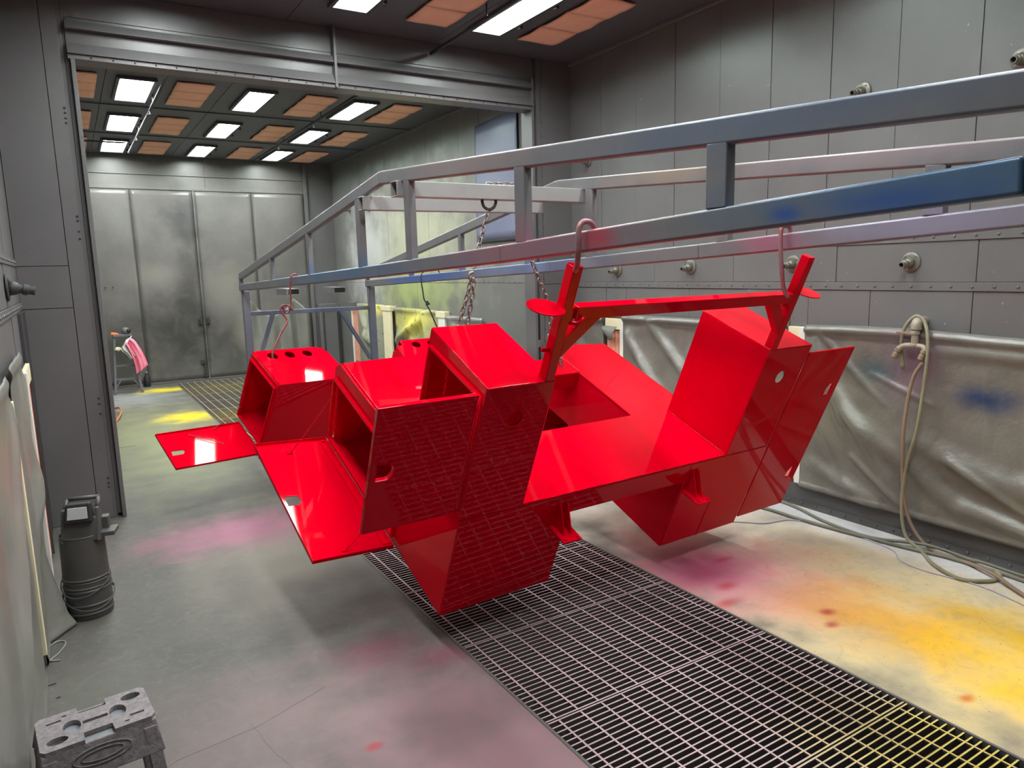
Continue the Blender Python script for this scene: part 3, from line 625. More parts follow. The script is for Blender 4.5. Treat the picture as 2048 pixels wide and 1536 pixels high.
bobj('lamp_disc', G().lathe([(.076, -.0025), (.076, .0025)], (-.068, .022, -.168), C_, 32), bevel=.001)
bobj('lamp_disc', G().lathe([(.076, -.0025), (.076, .0025)], (1.546, .022, -.168), C_, 32), bevel=.001)
# --- small door chains (links of a few millimetres: one part each)
def minichain(n, p0, p1, sag, par, m, step=.011, r=.0016):
    p0 = Vector(p0); p1 = Vector(p1); N = max(2, int((p1-p0).length/step)); q = G()
    for i in range(N):
        f = lambda t: p0.lerp(p1, t) + Vector(sag)*4*t*(1-t)
        a = f(i/N); b = f((i+1)/N); d = (b-a).normalized(); o = d.orthogonal().normalized()
        if i % 2: o = d.cross(o)
        hl = step*.62; c = (a+b)/2
        q.tube([c + d*hl*math.cos(2*math.pi*k/8) + o*hl*.55*math.sin(2*math.pi*k/8) for k in range(8)], r, 4, True)
    x = obj(n, q, m, par, smooth=True); x['kind'] = 'stuff'; return x
minichain('door_chain', (-.528, 1.347, -1.655), (-.275, 1.40, -1.32), (0, 0, -.012), bed, M_red)
minichain('door_chain', (-.524, .512, -1.655), (-.285, .56, -1.42), (0, 0, -.012), bed, M_red)
minichain('door_chain', (-.276, .286, -.55), (-.283, .262, -.80), (0, 0, 0), bed, M_red, .016, .0022)
bobj('chain_lug', G().box(-.545, -.512, 1.340, 1.356, -1.660, -1.650), bevel=.001)
bobj('chain_lug', G().box(-.540, -.508, .505, .520, -1.660, -1.650), bevel=.001)

# ================================================================== TWO RED TAIL-LIGHT BOXES
R2 = ((0.96518377, -0.21128544, 0.1542036), (0.26004567, 0.83868406, -0.47852409), (-0.02822293, 0.50196366, 0.86442811))
def tail_box(sign, mtx, label, door):
    t = thing('tail_light_box', label, 'metal box', mat=mtx, group='red tail light boxes')
    s = sign
    def P(pts): return [(s*p[0], p[1]) for p in pts]
    O = lambda q: obj
    def tpp(outline, holes, c, th=.006): return G().plate(P(outline), [P(h) for h in holes], (0, 0, c-th), A_, B_, th)
    def frr(outline, holes, b, th=.006): return G().plate(P(outline), [P(h) for h in holes], (0, b+th, 0), A_, C_, th)
    def sdd(outline, holes, a, th=.006): return G().plate(outline, holes, (s*a - (th if s < 0 else 0), 0, 0), B_, C_, th)
    top = [(-.128, -.388), (.50, -.388), (.491, -.006), (.437, -.006), (.437, .067), (-.128, .070)]
    obj('top_panel', tpp(top, [circ(-.004, -.012, .042), circ(.147, -.012, .042), circ(.304, -.012, .042)], 0), M_red, t, bevel=.003)
    obj('front_panel', frr([(-.150, -.625), (.50, -.625), (.50, -.006), (-.134, -.006)], [], -.388), M_red, t, bevel=.001)
    obj('back_panel', frr([(-.134, -.625), (.437, -.625), (.437, -.006), (-.134, -.006)], [], .061), M_red, t)
    obj('bottom_panel', tpp([(-.140, -.388), (.50, -.388), (.50, .061), (-.140, .061)], [], -.620), M_red, t)
    obj('end_panel', sdd([(-.382, -.62), (-.006, -.62), (-.006, -.006), (-.382, -.006)], [], .488), M_red, t)
    if door:
        liner('box_liner', -.134, .486, -.380, .059, -.618, -.008, t, (), [circ(-.004, -.012, .042), circ(.147, -.012, .042), circ(.304, -.012, .042)])
        obj('door_frame', sdd([(-.388, -.625), (.061, -.625), (.061, -.006), (-.388, -.006)], [rect(-.350, .030, -.590, -.060)], -.142), M_red, t, bevel=.001)
        obj('seal_lip', sdd(rect(-.365, .045, -.605, -.045), [rect(-.353, .033, -.593, -.057)], -.158, .016), M_red, t)
        d = obj('drop_door', tpp(rect(-.825, -.175, -.440, -.038), [[(-.790, -.290), (-.715, -.290), (-.692, -.265), (-.698, -.243), (-.782, -.238)]], -.622), M_red, t, bevel=.001)
        obj('door_rim', G().plate(rect(-.825, -.175, -.440, -.038), [rect(-.822, -.178, -.437, -.041)], (0, 0, -.623), A_, B_, .014), M_red, d)
        minichain('door_chain', (-.40, -.075, -.615), (-.16, .02, -.50), (0, 0, -.01), t, M_rhook, .016, .0024)
        minichain('door_chain', (-.60, -.10, -.612), (-.40, -.26, -.612), (0, 0, 0), t, M_rhook, .012, .0016)
    else:
        obj('box_liner', G().box(-.48, .12, -.375, .055, -.60, -.10), M_red, t)
        obj('end_panel', sdd([(-.382, -.62), (.061, -.62), (.061, -.006), (-.382, -.006)], [], -.134), M_red, t)
    return t
M2 = Matrix([list(R2[i]) + [(1.333, 5.8, 1.08)[i]] for i in range(3)] + [[0, 0, 0, 1]])
tail_box(1, M2, 'red box with three round holes and a drop-down door, left of the bed', True)
Rr = Matrix.Rotation(math.radians(2), 3, 'Z') @ Matrix.Rotation(math.radians(31), 3, 'X')
corner = Vector((2.494, 6.0, 1.096)); loc = corner - Rr @ Vector((-.437, .067, 0))
tail_box(-1, Matrix.Translation(loc) @ Rr.to_4x4(), 'red box with round holes half hidden behind the tall tool box', False)

# ================================================================== HOOKS AND CHAINS
def bez(pts, n=8):   # catmull-rom through the points
    P = [Vector(p) for p in pts]; P = [P[0]*2-P[1]] + P + [P[-1]*2-P[-2]]; out = []
    for i in range(1, len(P)-2):
        for k in range(n):
            t = k/n; a, b, c, d = P[i-1], P[i], P[i+1], P[i+2]
            out.append(.5*((2*b) + (c-a)*t + (2*a-5*b+4*c-d)*t*t + (3*b-a-3*c+d)*t*t*t))
    out.append(P[-2]); return out
h = obj('hook', G().tube(bez([(1.60, 2.15, 1.690), (1.582, 2.115, 1.712), (1.560, 2.08, 1.745), (1.556, 2.07, 1.79), (1.558, 2.07, 1.835), (1.575, 2.07, 1.858), (1.604, 2.07, 1.859), (1.628, 2.07, 1.838), (1.632, 2.07, 1.80)]), .0105, 10), M_ghook, smooth=True)
tag(h, 'thick bent steel hook holding the near post on the rail', 'hook')
h = obj('hook', G().tube(bez([(2.71, 2.075, 1.545), (2.695, 2.09, 1.59), (2.69, 2.10, 1.68), (2.685, 2.105, 1.77), (2.692, 2.11, 1.842), (2.715, 2.115, 1.858), (2.755, 2.118, 1.855), (2.768, 2.118, 1.82)]), .0095, 10), M_ghook, smooth=True)
tag(h, 'long thin steel hook holding the cross beam on the rear rail', 'hook')
h = obj('wire_hook', G().tube(bez([(1.47, 5.93, 1.452), (1.49, 5.93, 1.40), (1.52, 5.93, 1.41), (1.54, 5.93, 1.46), (1.545, 5.93, 1.60), (1.555, 5.93, 1.68), (1.59, 5.93, 1.708), (1.625, 5.93, 1.68)]), .007, 8), M_rhook, smooth=True)
tag(h, 'upper wire hook on the rail above the box with drop-down door', 'hook')
h = obj('wire_hook', G().tube(bez([(1.545, 5.91, 1.415), (1.52, 5.91, 1.452), (1.48, 5.91, 1.462), (1.45, 5.91, 1.43), (1.47, 5.90, 1.38), (1.49, 5.89, 1.33), (1.42, 5.85, 1.24), (1.35, 5.81, 1.13), (1.33, 5.79, 1.06), (1.36, 5.79, 1.03)]), .0085, 8), M_rhook, smooth=True)
tag(h, 'lower wire hook caught in a round hole of the red box', 'hook')
h = obj('wire_hook', G().tube(bez([(2.925, 6.0, 1.66), (2.905, 6.0, 1.712), (2.83, 6.0, 1.716), (2.745, 5.99, 1.69), (2.727, 5.98, 1.62), (2.738, 5.98, 1.52), (2.748, 5.98, 1.45), (2.785, 5.98, 1.40)]), .006, 8), M_rubber, smooth=True)
tag(h, 'thin dark wire hook hanging from the rear rail', 'hook')
h = obj('wire_hook', G().tube(bez([(2.79, 5.96, 1.405), (2.765, 5.96, 1.435), (2.757, 5.96, 1.41), (2.79, 5.96, 1.35), (2.84, 5.96, 1.23), (2.89, 5.96, 1.11), (2.90, 5.95, 1.02)]), .006, 8), M_rubber, smooth=True)
tag(h, 'dark wire reaching down to the half hidden red box', 'hook')
# chain links
def link_mesh(L, W, r):
    q = G(); pts = []
    hl = L/2 - W/2
    for k in range(7): a = -math.pi/2 + math.pi*k/6; pts.append((hl + W/2*math.cos(a), W/2*math.sin(a), 0))
    for k in range(7): a = math.pi/2 + math.pi*k/6; pts.append((-hl + W/2*math.cos(a), W/2*math.sin(a), 0))
    q.tube(pts, r, 6, True); me = q.mesh('link'); me.materials.append(M_chain)
    for p in me.polygons: p.use_smooth = True
    return me
LK = link_mesh(.044, .022, .0045)
def chain(label, pts, pitch=.034, roll=0., extra=None):
    P = bez(pts, 40); t = thing('hoist_chain', label, 'chain', tuple(P[-1]), 0, 'steel chains holding the bed')
    base = P[-1].copy(); acc = 0; i = 0; last = P[0]; out = [P[0]]
    for p in P[1:]:
        acc += (p-last).length; last = p
        if acc >= pitch: out.append(p); acc = 0
    for k in range(len(out)-1):
        d = (out[k+1]-out[k]).normalized(); c = (out[k]+out[k+1])/2
        o = d.orthogonal().normalized(); o = Matrix.Rotation(roll + (k % 2)*math.pi/2, 3, d) @ o; z = d.cross(o)
        x = link('link', LK, t); x.matrix_local = Matrix.Translation(c-base) @ Matrix((d, o, z)).transposed().to_4x4()
    return t
ch = chain('worn steel chain hanging from the ring under the cross tube', [(2.135, 3.70, 2.045), (2.10, 3.70, 1.95), (2.045, 3.69, 1.81), (2.005, 3.68, 1.69)], roll=.4)
chain('left strand of the doubled chain behind the tall tool box', [(1.995, 3.68, 1.66), (1.96, 3.68, 1.55), (1.90, 3.68, 1.387), (1.84, 3.68, 1.20), (1.80, 3.66, 1.145)], roll=.2)
chain('right strand of the doubled chain behind the tall tool box', [(2.005, 3.67, 1.64), (1.985, 3.67, 1.53), (1.945, 3.67, 1.375), (1.90, 3.66, 1.20), (1.87, 3.64, 1.14)], roll=.9)
chain('long chain running down behind the round red disc', [(2.30, 3.66, 2.06), (2.345, 3.65, 1.88), (2.38, 3.63, 1.747), (2.446, 3.62, 1.588), (2.495, 3.62, 1.48), (2.50, 3.62, 1.36), (2.49, 3.62, 1.24), (2.57, 3.60, 1.10)], roll=.5)
chain('short doubled chain strand below the round red disc', [(2.515, 3.61, 1.46), (2.53, 3.61, 1.36), (2.52, 3.61, 1.24), (2.575, 3.60, 1.11)], roll=1.)
chain('loose chain end lying on the cross tube', [(2.12, 3.69, 2.19), (2.20, 3.70, 2.192), (2.26, 3.69, 2.195), (2.33, 3.71, 2.192)], roll=.0)
h = obj('lifting_ring', G().tube(bez([(2.092, 3.70, 2.103), (2.093, 3.70, 2.085), (2.105, 3.70, 2.06), (2.137, 3.70, 2.046), (2.168, 3.70, 2.06), (2.182, 3.70, 2.085), (2.182, 3.70, 2.103)]), .009, 8), M_dark, smooth=True)
tag(h, 'dark steel shackle welded under the cross tube', 'shackle')
t = thing('chain_hook', 'steel grab hook joining the chain strands', 'hook', (2.0, 3.68, 1.66))
obj('hook_body', G().tube(bez([(.008, 0, .03), (-.016, 0, .022), (-.02, 0, .0), (-.004, 0, -.016), (.012, 0, -.004)]), .009, 8), M_chain, t, smooth=True)
obj('clevis', G().box(-.012, .012, -.014, .014, -.03, .0), M_chain, t, bevel=.006)

# ================================================================== SPRAY NOZZLES ON THE WALLS
def nozzle(label, P, s=1., n=(-1, 0, 0), M_nozz=M_nozz):
    t = thing('wall_nozzle', label, 'nozzle', P, 0, 'round nozzles on the walls')
    N = Vector(n); d = (N + Vector((0, .0, -.18))).normalized()
    obj('flange', G().lathe([(.057*s, 0), (.057*s, .006), (.048*s, .010), (.030*s, .011)], (0,0,0), n, 28), M_nozz, t, smooth=False, bevel=.001)
    for k in range(4):
        a = math.pi/4 + k*math.pi/2
        obj('bolt', G().lathe([(.006, 0), (.006, .005)], (N.x*.008, .042*s*math.cos(a), .042*s*math.sin(a)), n, 6), M_nozz, t)
    obj('swivel_ball', G().lathe([(.029*s, .0), (.031*s, .014*s), (.026*s, .030*s), (.018*s, .040*s)], (N.x*.008, 0, 0), d, 20), M_nozz, t, smooth=True)
    tip = obj('spout', G().lathe([(.018*s, .03*s), (.018*s, .050*s), (.023*s, .052*s), (.023*s, .068*s), (.018*s, .072*s), (.019*s, .095*s), (.013*s, .095*s), (.013*s, .07*s)], (N.x*.008, 0, 0), d, 18, False), M_nozz, t, smooth=False, bevel=.001)
    obj('bore', G().lathe([(.0135*s, .078*s), (.001, .079*s)], (N.x*.008, 0, 0), d, 18, False), M_black, tip)
    return t
wx = XR - .003
nozzle('wall nozzle between the rivet rows, rightmost, above the hose valve', (wx, 2.414, 1.684))
nozzle('wall nozzle between the rivet rows, partly behind the far red post', (wx, 3.227, 1.690))
nozzle('wall nozzle between the rivet rows, second from the corner', (wx, 4.182, 1.684))
nozzle('wall nozzle between the rivet rows, nearest the corner', (wx, 5.079, 1.672))
nozzle('upper wall nozzle just above the top rail of the rack', (wx, 2.78, 2.715))
nozzle('upper wall nozzle at the right edge of view', (wx, 1.905, 2.69))
nozzle('upper wall nozzle seen below the top rail near the corner', (wx, 5.50, 2.672), .8)
nozzle('large wall nozzle on the left wall', (XL+.004, 4.62, 1.672), 1.25, (1, 0, 0), M_dark)
nozzle('small far room nozzle nearer the end wall', (XRB-.003, 11.95, 2.755), .8)
nozzle('small far room nozzle beside the rack peak', (XRB-.003, 11.05, 2.70), .8)
nozzle('small far room nozzle left of the blue vinyl panel', (XRB-.003, 7.75, 2.44), .8)

# ================================================================== AIR VALVE AND HOSES
t = thing('air_valve', 'grey air valve manifold with lever on the right wall', 'valve', (4.17, 2.314, 1.34))
obj('elbow', G().tube(bez([(.085, 0, 0), (.03, 0, .004), (.004, 0, -.012), (0, 0, -.045)]), [.030]*25, 14), M_valve, t, smooth=True)
obj('body', G().lathe([(.022, 0), (.026, -.01), (.026, -.03), (.020, -.034), (.020, -.085), (.025, -.088), (.025, -.10)], (0, .002, -.04), (0,0,1), 14), M_valve, t, bevel=.001)
obj('lever', G().bar((-.012, .0, -.068), (-.02, .105, -.062), .012, .014), M_hose2, t, bevel=.004)
obj('tee', G().tube(bez([(-.004, .095, -.165), (0, .06, -.142), (0, 0, -.138), (0, -.05, -.144), (-.004, -.062, -.168)]), .017, 12), M_valve, t, smooth=True)
for yy in (.098, -.060):
    q = obj('coupler', G().lathe([(.019, 0), (.019, .012), (.015, .014), (.015, .022), (.018, .024), (.018, .05), (.012, .055)], (-.004, yy*.97, -.166), (-.15, .35 if yy > 0 else .30, -.9), 12), M_hose2, t, bevel=.001)
h = obj('air_hose', G().tube(bez([(4.19, 2.388, 1.065), (4.19, 2.404, 1.169), (4.185, 2.40, 1.264), (4.18, 2.368, 1.335), (4.18, 2.317, 1.375), (4.18, 2.269, 1.334), (4.16, 2.235, 1.211), (4.15, 2.234, 1.010), (4.15, 2.262, .712), (4.15, 2.306, .493), (4.15, 2.322, .24), (4.14, 2.28, .06), (4.10, 2.16, .012), (3.96, 2.01, .012), (3.893, 1.841, .012), (3.984, 1.745, .012), (4.088, 1.736, .012), (4.134, 1.781, .02)]), .010, 10), M_hose, smooth=True)
tag(h, 'olive air hose looped over the valve and curling on the floor', 'hose')
h = obj('air_hose', G().tube(bez([(4.165, 2.262, 1.11), (4.16, 2.31, 1.0), (4.15, 2.337, .735), (4.15, 2.328, .428), (4.16, 2.306, .24), (4.17, 2.25, .10), (4.17, 2.14, .014), (4.14, 1.95, .014), (4.06, 1.767, .03), (3.946, 1.561, .013), (3.80, 1.30, .013), (3.6, .9, .013)]), .010, 10), M_hose2, smooth=True)
tag(h, 'brown air hose plugged into the valve and trailing across the floor', 'hose')
h = obj('floor_hose', G().tube(bez([(3.6, 3.9, .012), (3.9, 3.45, .012), (3.985, 3.181, .012), (3.993, 2.904, .012), (4.028, 2.566, .012), (4.085, 2.223, .012), (4.13, 2.023, .012), (4.142, 1.76, .012), (4.136, 1.642, .012), (4.12, 1.2, .012), (4.1, .6, .012)]), .011, 10), M_hose3, smooth=True)
tag(h, 'grey green hose lying on the floor farther from the wall', 'hose')
h = obj('floor_hose', G().tube(bez([(4.215, 4.0, .011), (4.215, 3.5, .011), (4.20, 3.208, .011), (4.172, 3.042, .011), (4.088, 2.781, .011), (4.066, 2.457, .011), (4.16, 2.17, .034), (4.205, 1.952, .011), (4.17, 1.85, .028), (4.19, 1.5, .011), (4.19, .6, .011)]), .010, 10), M_hose3, smooth=True)
tag(h, 'grey green hose lying on the floor against the kick plate', 'hose')
h = obj('thin_line', G().tube(bez([(3.40, 3.3, .005), (3.631, 3.128, .005), (3.762, 2.999, .005), (3.956, 2.94, .005), (4.04, 2.7, .005), (4.01, 2.306, .005), (3.892, 2.166, .005), (3.862, 2.013, .005), (3.905, 1.766, .005), (3.86, 1.551, .005), (3.7, 1.1, .005)]), .004, 6), M_hose4, smooth=True)
tag(h, 'thin lavender line curving across the floor beside the hoses', 'hose')

# ================================================================== EXHAUST FILTER SLOTS AND PLASTIC SHEETS
def slot(label, x, y0, y1, z0, z1, face, top=True):
    """upright filter opening: white posts, cream head board, pink pleats"""
    t = thing('exhaust_filter', label, 'filter', (x, (y0+y1)/2, z0), 0, 'upright filter slots in the walls')
    hy = (y1-y0)/2; H = z1-z0; f = face
    def bx(n, a, b, c, d, e, g_, m, **k): return obj(n, G().box(min(f*a, f*b), max(f*a, f*b), c, d, e, g_), m, t, **k)
    bx('post', .0, .03, -hy, -hy+.045, 0, H, M_whitep, bevel=.003)
    bx('post', .0, .025, hy-.02, hy, 0, H, M_dark, bevel=.003)
    if top: bx('head_board', .0, .022, -hy+.045, hy-.02, H-.10, H, M_cream, bevel=.003)
    w_ = (2*hy-.065)/4
    for k in range(4):
        y = -hy+.045 + w_*k
        q = G().plate([(0, 0), (w_/2, .012), (w_, 0), (w_, -.004), (0, -.004)], [], (.0, y, .02), (0,1,0), (f,0,0), H-.13)
        q.v = [(p[0], p[1], abs(p[2]-.02)+.02) for p in q.v]
        obj('filter_pleat', q, M_pinkf, t)
    return t
slot('pink filter slot with a cream head board near the corner', XR-.006, 4.97, 5.25, .17, 1.235, -1)
slot('pink filter slot behind the far red tool box', XR-.006, 3.09, 3.25, .17, 1.265, -1)
slot('pink filter slot beside the dark corner on the left wall', XL+.014, 4.58, 5.16, .02, 1.22, 1)
t = thing('exhaust_filter', 'narrow cream edged filter slot on the left wall', 'filter', (XL+.004, 3.56, .02))
obj('post', G().box(0, .034, -.07, -.02, .10, 1.2), M_cream, t, bevel=.003); obj('post', G().box(0, .02, .045, .075, 0, 1.2), M_dark, t, bevel=.003)
obj('filter_pad', G().box(-.004, .006, -.025, .045, 0, 1.18), M_pinkf, t)
t = thing('exhaust_filter', 'tall pink filter strip by the far room rack leg', 'filter', (XRB-.004, 11.95, .0))
obj('filter_pad', G().box(-.012, 0, -.12, .12, .2, 1.15), M_pinkf, t, bevel=.003); obj('post', G().box(-.03, 0, .12, .16, .0, 1.2), M_whitep, t, bevel=.003); obj('cap', G().box(-.08, 0, -.16, .16, 1.15, 1.22), M_wall, t, bevel=.01)
t = thing('exhaust_filter', 'white framed filter slot left in the yellow sheeting', 'filter', (XRB-.004, 10.33, .0))
obj('post', G().box(-.10, -.07, -.19, .13, .08, 1.13), M_cream, t, bevel=.004); obj('head_board', G().box(-.11, 0, -.2, .19, 1.13, 1.2), M_cream, t, bevel=.004)
t = thing('exhaust_filter', 'white framed filter slot right in the yellow sheeting', 'filter', (XRB-.004, 8.48, .0))
obj('post', G().box(-.07, -.03, -.10, .10, .08, 1.10), M_whitep, t, bevel=.004); obj('head_board', G().box(-.08, 0, -.115, .15, 1.1, 1.18), M_cream, t, bevel=.004)

def sheet(label, x, face, y0, y1, z0, z1, m, ridges, amp=.010, seed=0., top=.03, nu=150, nv=90, bulge=None, zfn=None):
    def fn(u, v):
        y = y0 + (y1-y0)*u; zt = z1 + (zfn(y) if zfn else 0); z = z0 + (zt-z0)*v
        d = .014 + amp*(1 + noise.noise(Vector((y*2.2+seed, z*2.6, seed)))) + amp*.5*noise.noise(Vector((y*6+seed, z*5, seed+3)))
        d += amp*.28*noise.noise(Vector((y*15+seed, z*11, seed+7))) + amp*.5*abs(noise.noise(Vector((y*4+z*3+seed, z*4-y*2, seed+11))))
        d += top*math.exp(-((z-(zt-.035))/.025)**2) + .6*top*math.exp(-((z-(z0+.02))/.016)**2)
        for (ya, za, yb, zb, wd, am) in ridges:
            ax, az = yb-ya, zb-za; L2 = ax*ax+az*az; tt = max(0, min(1, ((y-ya)*ax+(z-za)*az)/L2))
            dd = math.hypot(y-ya-ax*tt, z-za-az*tt); d += am*math.exp(-(dd/wd)**2)*math.sin(math.pi*min(1, .12+tt*.88))**.5
        if bulge: d += bulge(y, z)
        return (x + face*d, y, z)
    o = obj('plastic_sheet', G().grid(fn, nu, nv), m, smooth=True, solid=.0015)
    return tag(o, label, 'plastic sheet')
sheet('grey plastic sheet behind the valve and hoses on the right wall', XR-.008, -1, .3, 3.085, .150, 1.285, M_tarp,
      [(3.05, 1.15, 2.35, .2, .05, .045), (3.05, .85, 2.7, .2, .045, .04), (2.75, .72, 1.9, .2, .06, .035), (2.3, .62, 1.3, .3, .07, .04), (1.7, .5, .7, .2, .06, .05), (2.2, 1.18, .8, 1.15, .04, .025), (3.0, .35, 2.5, .16, .05, .04), (2.0, .3, 1.2, .16, .05, .05), (3.0, 1.2, 2.75, .55, .02, .03), (2.95, 1.22, 2.5, .8, .018, .025), (2.7, .45, 2.3, .17, .02, .03), (1.95, 1.2, 1.9, .5, .008, .010), (2.1, .55, 1.5, .25, .025, .03), (2.6, 1.0, 2.2, .85, .015, .015)], seed=1.3, zfn=lambda y: .012*math.sin(y*3.1))
sheet('grey plastic sheet between the two filter slots on the right wall', XR-.008, -1, 3.255, 4.965, .150, 1.28, M_tarp,
      [(4.9, 1.1, 4.2, .3, .05, .06), (4.6, 1.2, 3.8, .5, .05, .05), (4.1, 1.0, 3.5, .2, .06, .05), (4.9, .6, 4.4, .2, .05, .05)], seed=5.1)
sheet('short grey plastic sheet in the right wall corner', XR-.008, -1, 5.255, 5.77, .150, 1.25, M_tarp, [(5.7, 1.1, 5.35, .5, .05, .04), (5.4, .9, 5.6, .2, .05, .04)], seed=8.7, nu=40)
fl = obj('plastic_flap', G().grid(lambda u, v: (XR-.045-.03*math.sin(v*3)-.02*u, 5.235-.22*u*(1-.3*v), 1.165-.10*v*(1-abs(2*u-1.3)*.4)-.05*u*v), 10, 8), M_tarpl, smooth=True, solid=.0015)
tag(fl, 'crumpled pale plastic flap over the corner filter slot', 'plastic sheet')
fl = obj('plastic_flap', G().grid(lambda u, v: (XR-.05-.03*math.sin(v*3), 3.26-.16*u, 1.25-.07*v-.09*u+.015*math.sin(u*9)), 10, 8), M_tarpl, smooth=True, solid=.0015)
tag(fl, 'pale plastic flap over the slot behind the far tool box', 'plastic sheet')
# left wall sheets
sheet('pale plastic sheet nearest the viewer on the left wall', XL+.006, 1, .6, 3.475, .004, 1.33, M_tarpl, [(3.4, 1.2, 2.6, .3, .05, .03), (2.4, 1.2, 2.2, .2, .06, .03), (1.6, 1.2, 1.4, .2, .06, .03)], seed=2.2, amp=.006, top=.012)
def pull(y, z):      # lower corner drawn out over the floor
    k = max(0, (y-3.86)/.15) if y < 4.01 else max(0, 1-(y-4.01)/.48)
    return .115*k*max(0, 1-z/.45)**1.6
sheet('pale plastic sheet with its corner pulled out behind the pails', XL+.006, 1, 3.64, 4.50, .004, 1.345, M_tarpl, [(4.4, 1.2, 3.8, .3, .05, .025), (4.15, 1.2, 3.98, .1, .06, .03), (3.7, 1.1, 3.75, .1, .03, .02)], seed=4.4, amp=.006, top=.012, bulge=pull)
# far room sheets
sheet('yellow stained plastic sheet on the far room wall, left piece', XRB-.01, -1, 10.55, 11.75, .0, 1.21, M_tarpy, [(11.6, 1.1, 10.7, .3, .08, .10), (11.1, 1.15, 11.2, .1, .08, .08), (10.8, 1.1, 10.7, .2, .06, .10)], seed=6.1, nu=60, nv=40)
sheet('yellow stained plastic sheet on the far room wall, middle piece', XRB-.01, -1, 8.66, 10.12, .0, 1.19, M_tarpy, [(10.0, .7, 9.0, 1.1, .09, .12), (9.8, .3, 9.4, .8, .09, .10), (9.0, 1.1, 8.8, .2, .07, .09), (9.4, .9, 9.2, .1, .07, .08)], seed=9.4, nu=60, nv=40)
sheet('grey plastic sheet on the far room wall, right piece', XRB-.01, -1, 7.44, 8.36, .0, 1.14, M_tarpl, [(8.3, 1.1, 7.6, .4, .07, .06)], seed=3.3, nu=50, nv=40)
o = obj('plastic_sheet', G().grid(lambda u, v: (2.62+1.02*u, YB-.08-.05*(1+noise.noise(Vector((u*7, v*1.5, 2))))-.03*math.sin(u*21+v*2), .03+1.27*v*(1-.22*abs(math.sin(u*4.2)))), 60, 30), M_tarpl, smooth=True, solid=.0015)
tag(o, 'wrinkled pale plastic sheet hung over the right end door', 'plastic sheet')
o = obj('vinyl_panel', G().grid(lambda u, v: (XRB-.03-.012*math.sin(u*5)*v, 6.60+.93*u, 2.02+1.31*v), 20, 12), M_blue, smooth=True, solid=.003)
tag(o, 'blue grey vinyl panel on the far room wall beside the doorway', 'vinyl panel')
t = thing('wall_cabinet', 'narrow grey cabinet with a bent pipe in the far corner', 'cabinet', (3.95, YB-.12, 0))
obj('cabinet_body', G().box(-.16, .16, -.07, .07, .0, 1.18), M_wall, t, bevel=.01); obj('bent_pipe', G().tube(bez([(-.1, -.085, .3), (-.1, -.085, 1.02), (-.06, -.085, 1.1), (.02, -.085, 1.1), (.05, -.085, 1.04)]), .012, 8), M_dark, t, smooth=True)

# ================================================================== PAILS AND WORK LIGHT
def pail(label, loc, r0, r1, h, ribs, handle, rot):
    t = thing('pail', label, 'pail', loc, rot, 'stacked grey pails')
    prof = [(r0*.97, 0), (r0, .006)]
    z = .006
    for a in ribs:
        rr = r0 + (r1-r0)*a/h
        prof += [(rr, a-.007), (rr+.004, a-.003), (rr+.004, a+.003), (rr, a+.007)]
    prof += [(r1, h-.006), (r1+.003, h-.003), (r1, h), (r1-.004, h), (r1-.004, h-.05), (r0*.9, .04), (.001, .04)]
    obj('shell', G().lathe(prof, n=40, caps=False), M_pail, t, smooth=False, bevel=.001)
    rr = r0 + (r1-r0)*handle/h + .004
    for sg in (-1, 1):
        obj('ear', G().lathe([(.012, 0), (.012, .006), (.005, .008)], (sg*rr*.995, 0, handle), (sg, 0, 0), 10), M_pail, t)
    pts = [((rr+.006)*math.cos(a), -(rr+.008)*math.sin(a), handle - .07*math.sin(a)) for a in [math.pi*k/18 for k in range(19)]]
    obj('bail_handle', G().tube(pts, .0032, 6), M_pail, t, smooth=True)
    return t
pail('lowest grey ribbed pail with a wire handle, standing on the floor', (-.062, 4.135, 0), .103, .108, .20, (.03, .075, .15), .125, math.radians(8))
pail('upper smooth grey pail stacked in the ribbed pails', (-.064, 4.135, .155), .1065, .100, .28, (.055, .012), .045, math.radians(-25))
t = thing('work_light', 'dusty grey portable work light standing on the stacked pails', 'work light', (-.052, 4.125, .436), math.radians(-14))
obj('base', G().hexa([(-.078, -.07, -.03), (.078, -.07, -.03), (.078, .06, -.03), (-.078, .06, -.03)], [(-.075, -.045, .09), (.075, -.045, .09), (.075, .05, .09), (-.075, .05, .09)]), M_pail, t, bevel=.008)
hd = obj('lamp_head', G().hexa([(-.062, -.085, .075), (.062, -.085, .075), (.062, -.005, .070), (-.062, -.005, .070)], [(-.056, -.060, .168), (.056, -.060, .168), (.048, .0, .160), (-.048, .0, .160)]), M_rubber, t, bevel=.008)
obj('lens', G().hexa([(-.046, -.086, .094), (.046, -.086, .094), (.046, -.070, .094), (-.046, -.070, .094)], [(-.042, -.072, .150), (.042, -.072, .150), (.042, -.055, .150), (-.042, -.055, .150)]), M_lens, hd, bevel=.002)
for sg in (-1, 1):
    obj('side_frame', G().hexa([(sg*.080-.010, -.075, -.03), (sg*.080+.010, -.075, -.03), (sg*.080+.010, .03, -.03), (sg*.080-.010, .03, -.03)], [(sg*.074-.009, -.03, .13), (sg*.074+.009, -.03, .13), (sg*.074+.009, .03, .13), (sg*.074-.009, .03, .13)]), M_pail, t, bevel=.005)
    obj('handle_arm', G().tube([(sg*.074, -.0, .12), (sg*.070, .05, .165)], .011, 8), M_pail, t, smooth=True)
obj('handle_grip', G().tube([(-.078, .05, .165), (.078, .05, .165)], .011, 8), M_pail, t, smooth=True)
obj('foot', G().box(.085, .15, -.06, .05, -.015, .008), M_pail, t, bevel=.004)
obj('back_box', G().box(.06, .115, .0, .055, .0, .07), M_pail, t, bevel=.006)
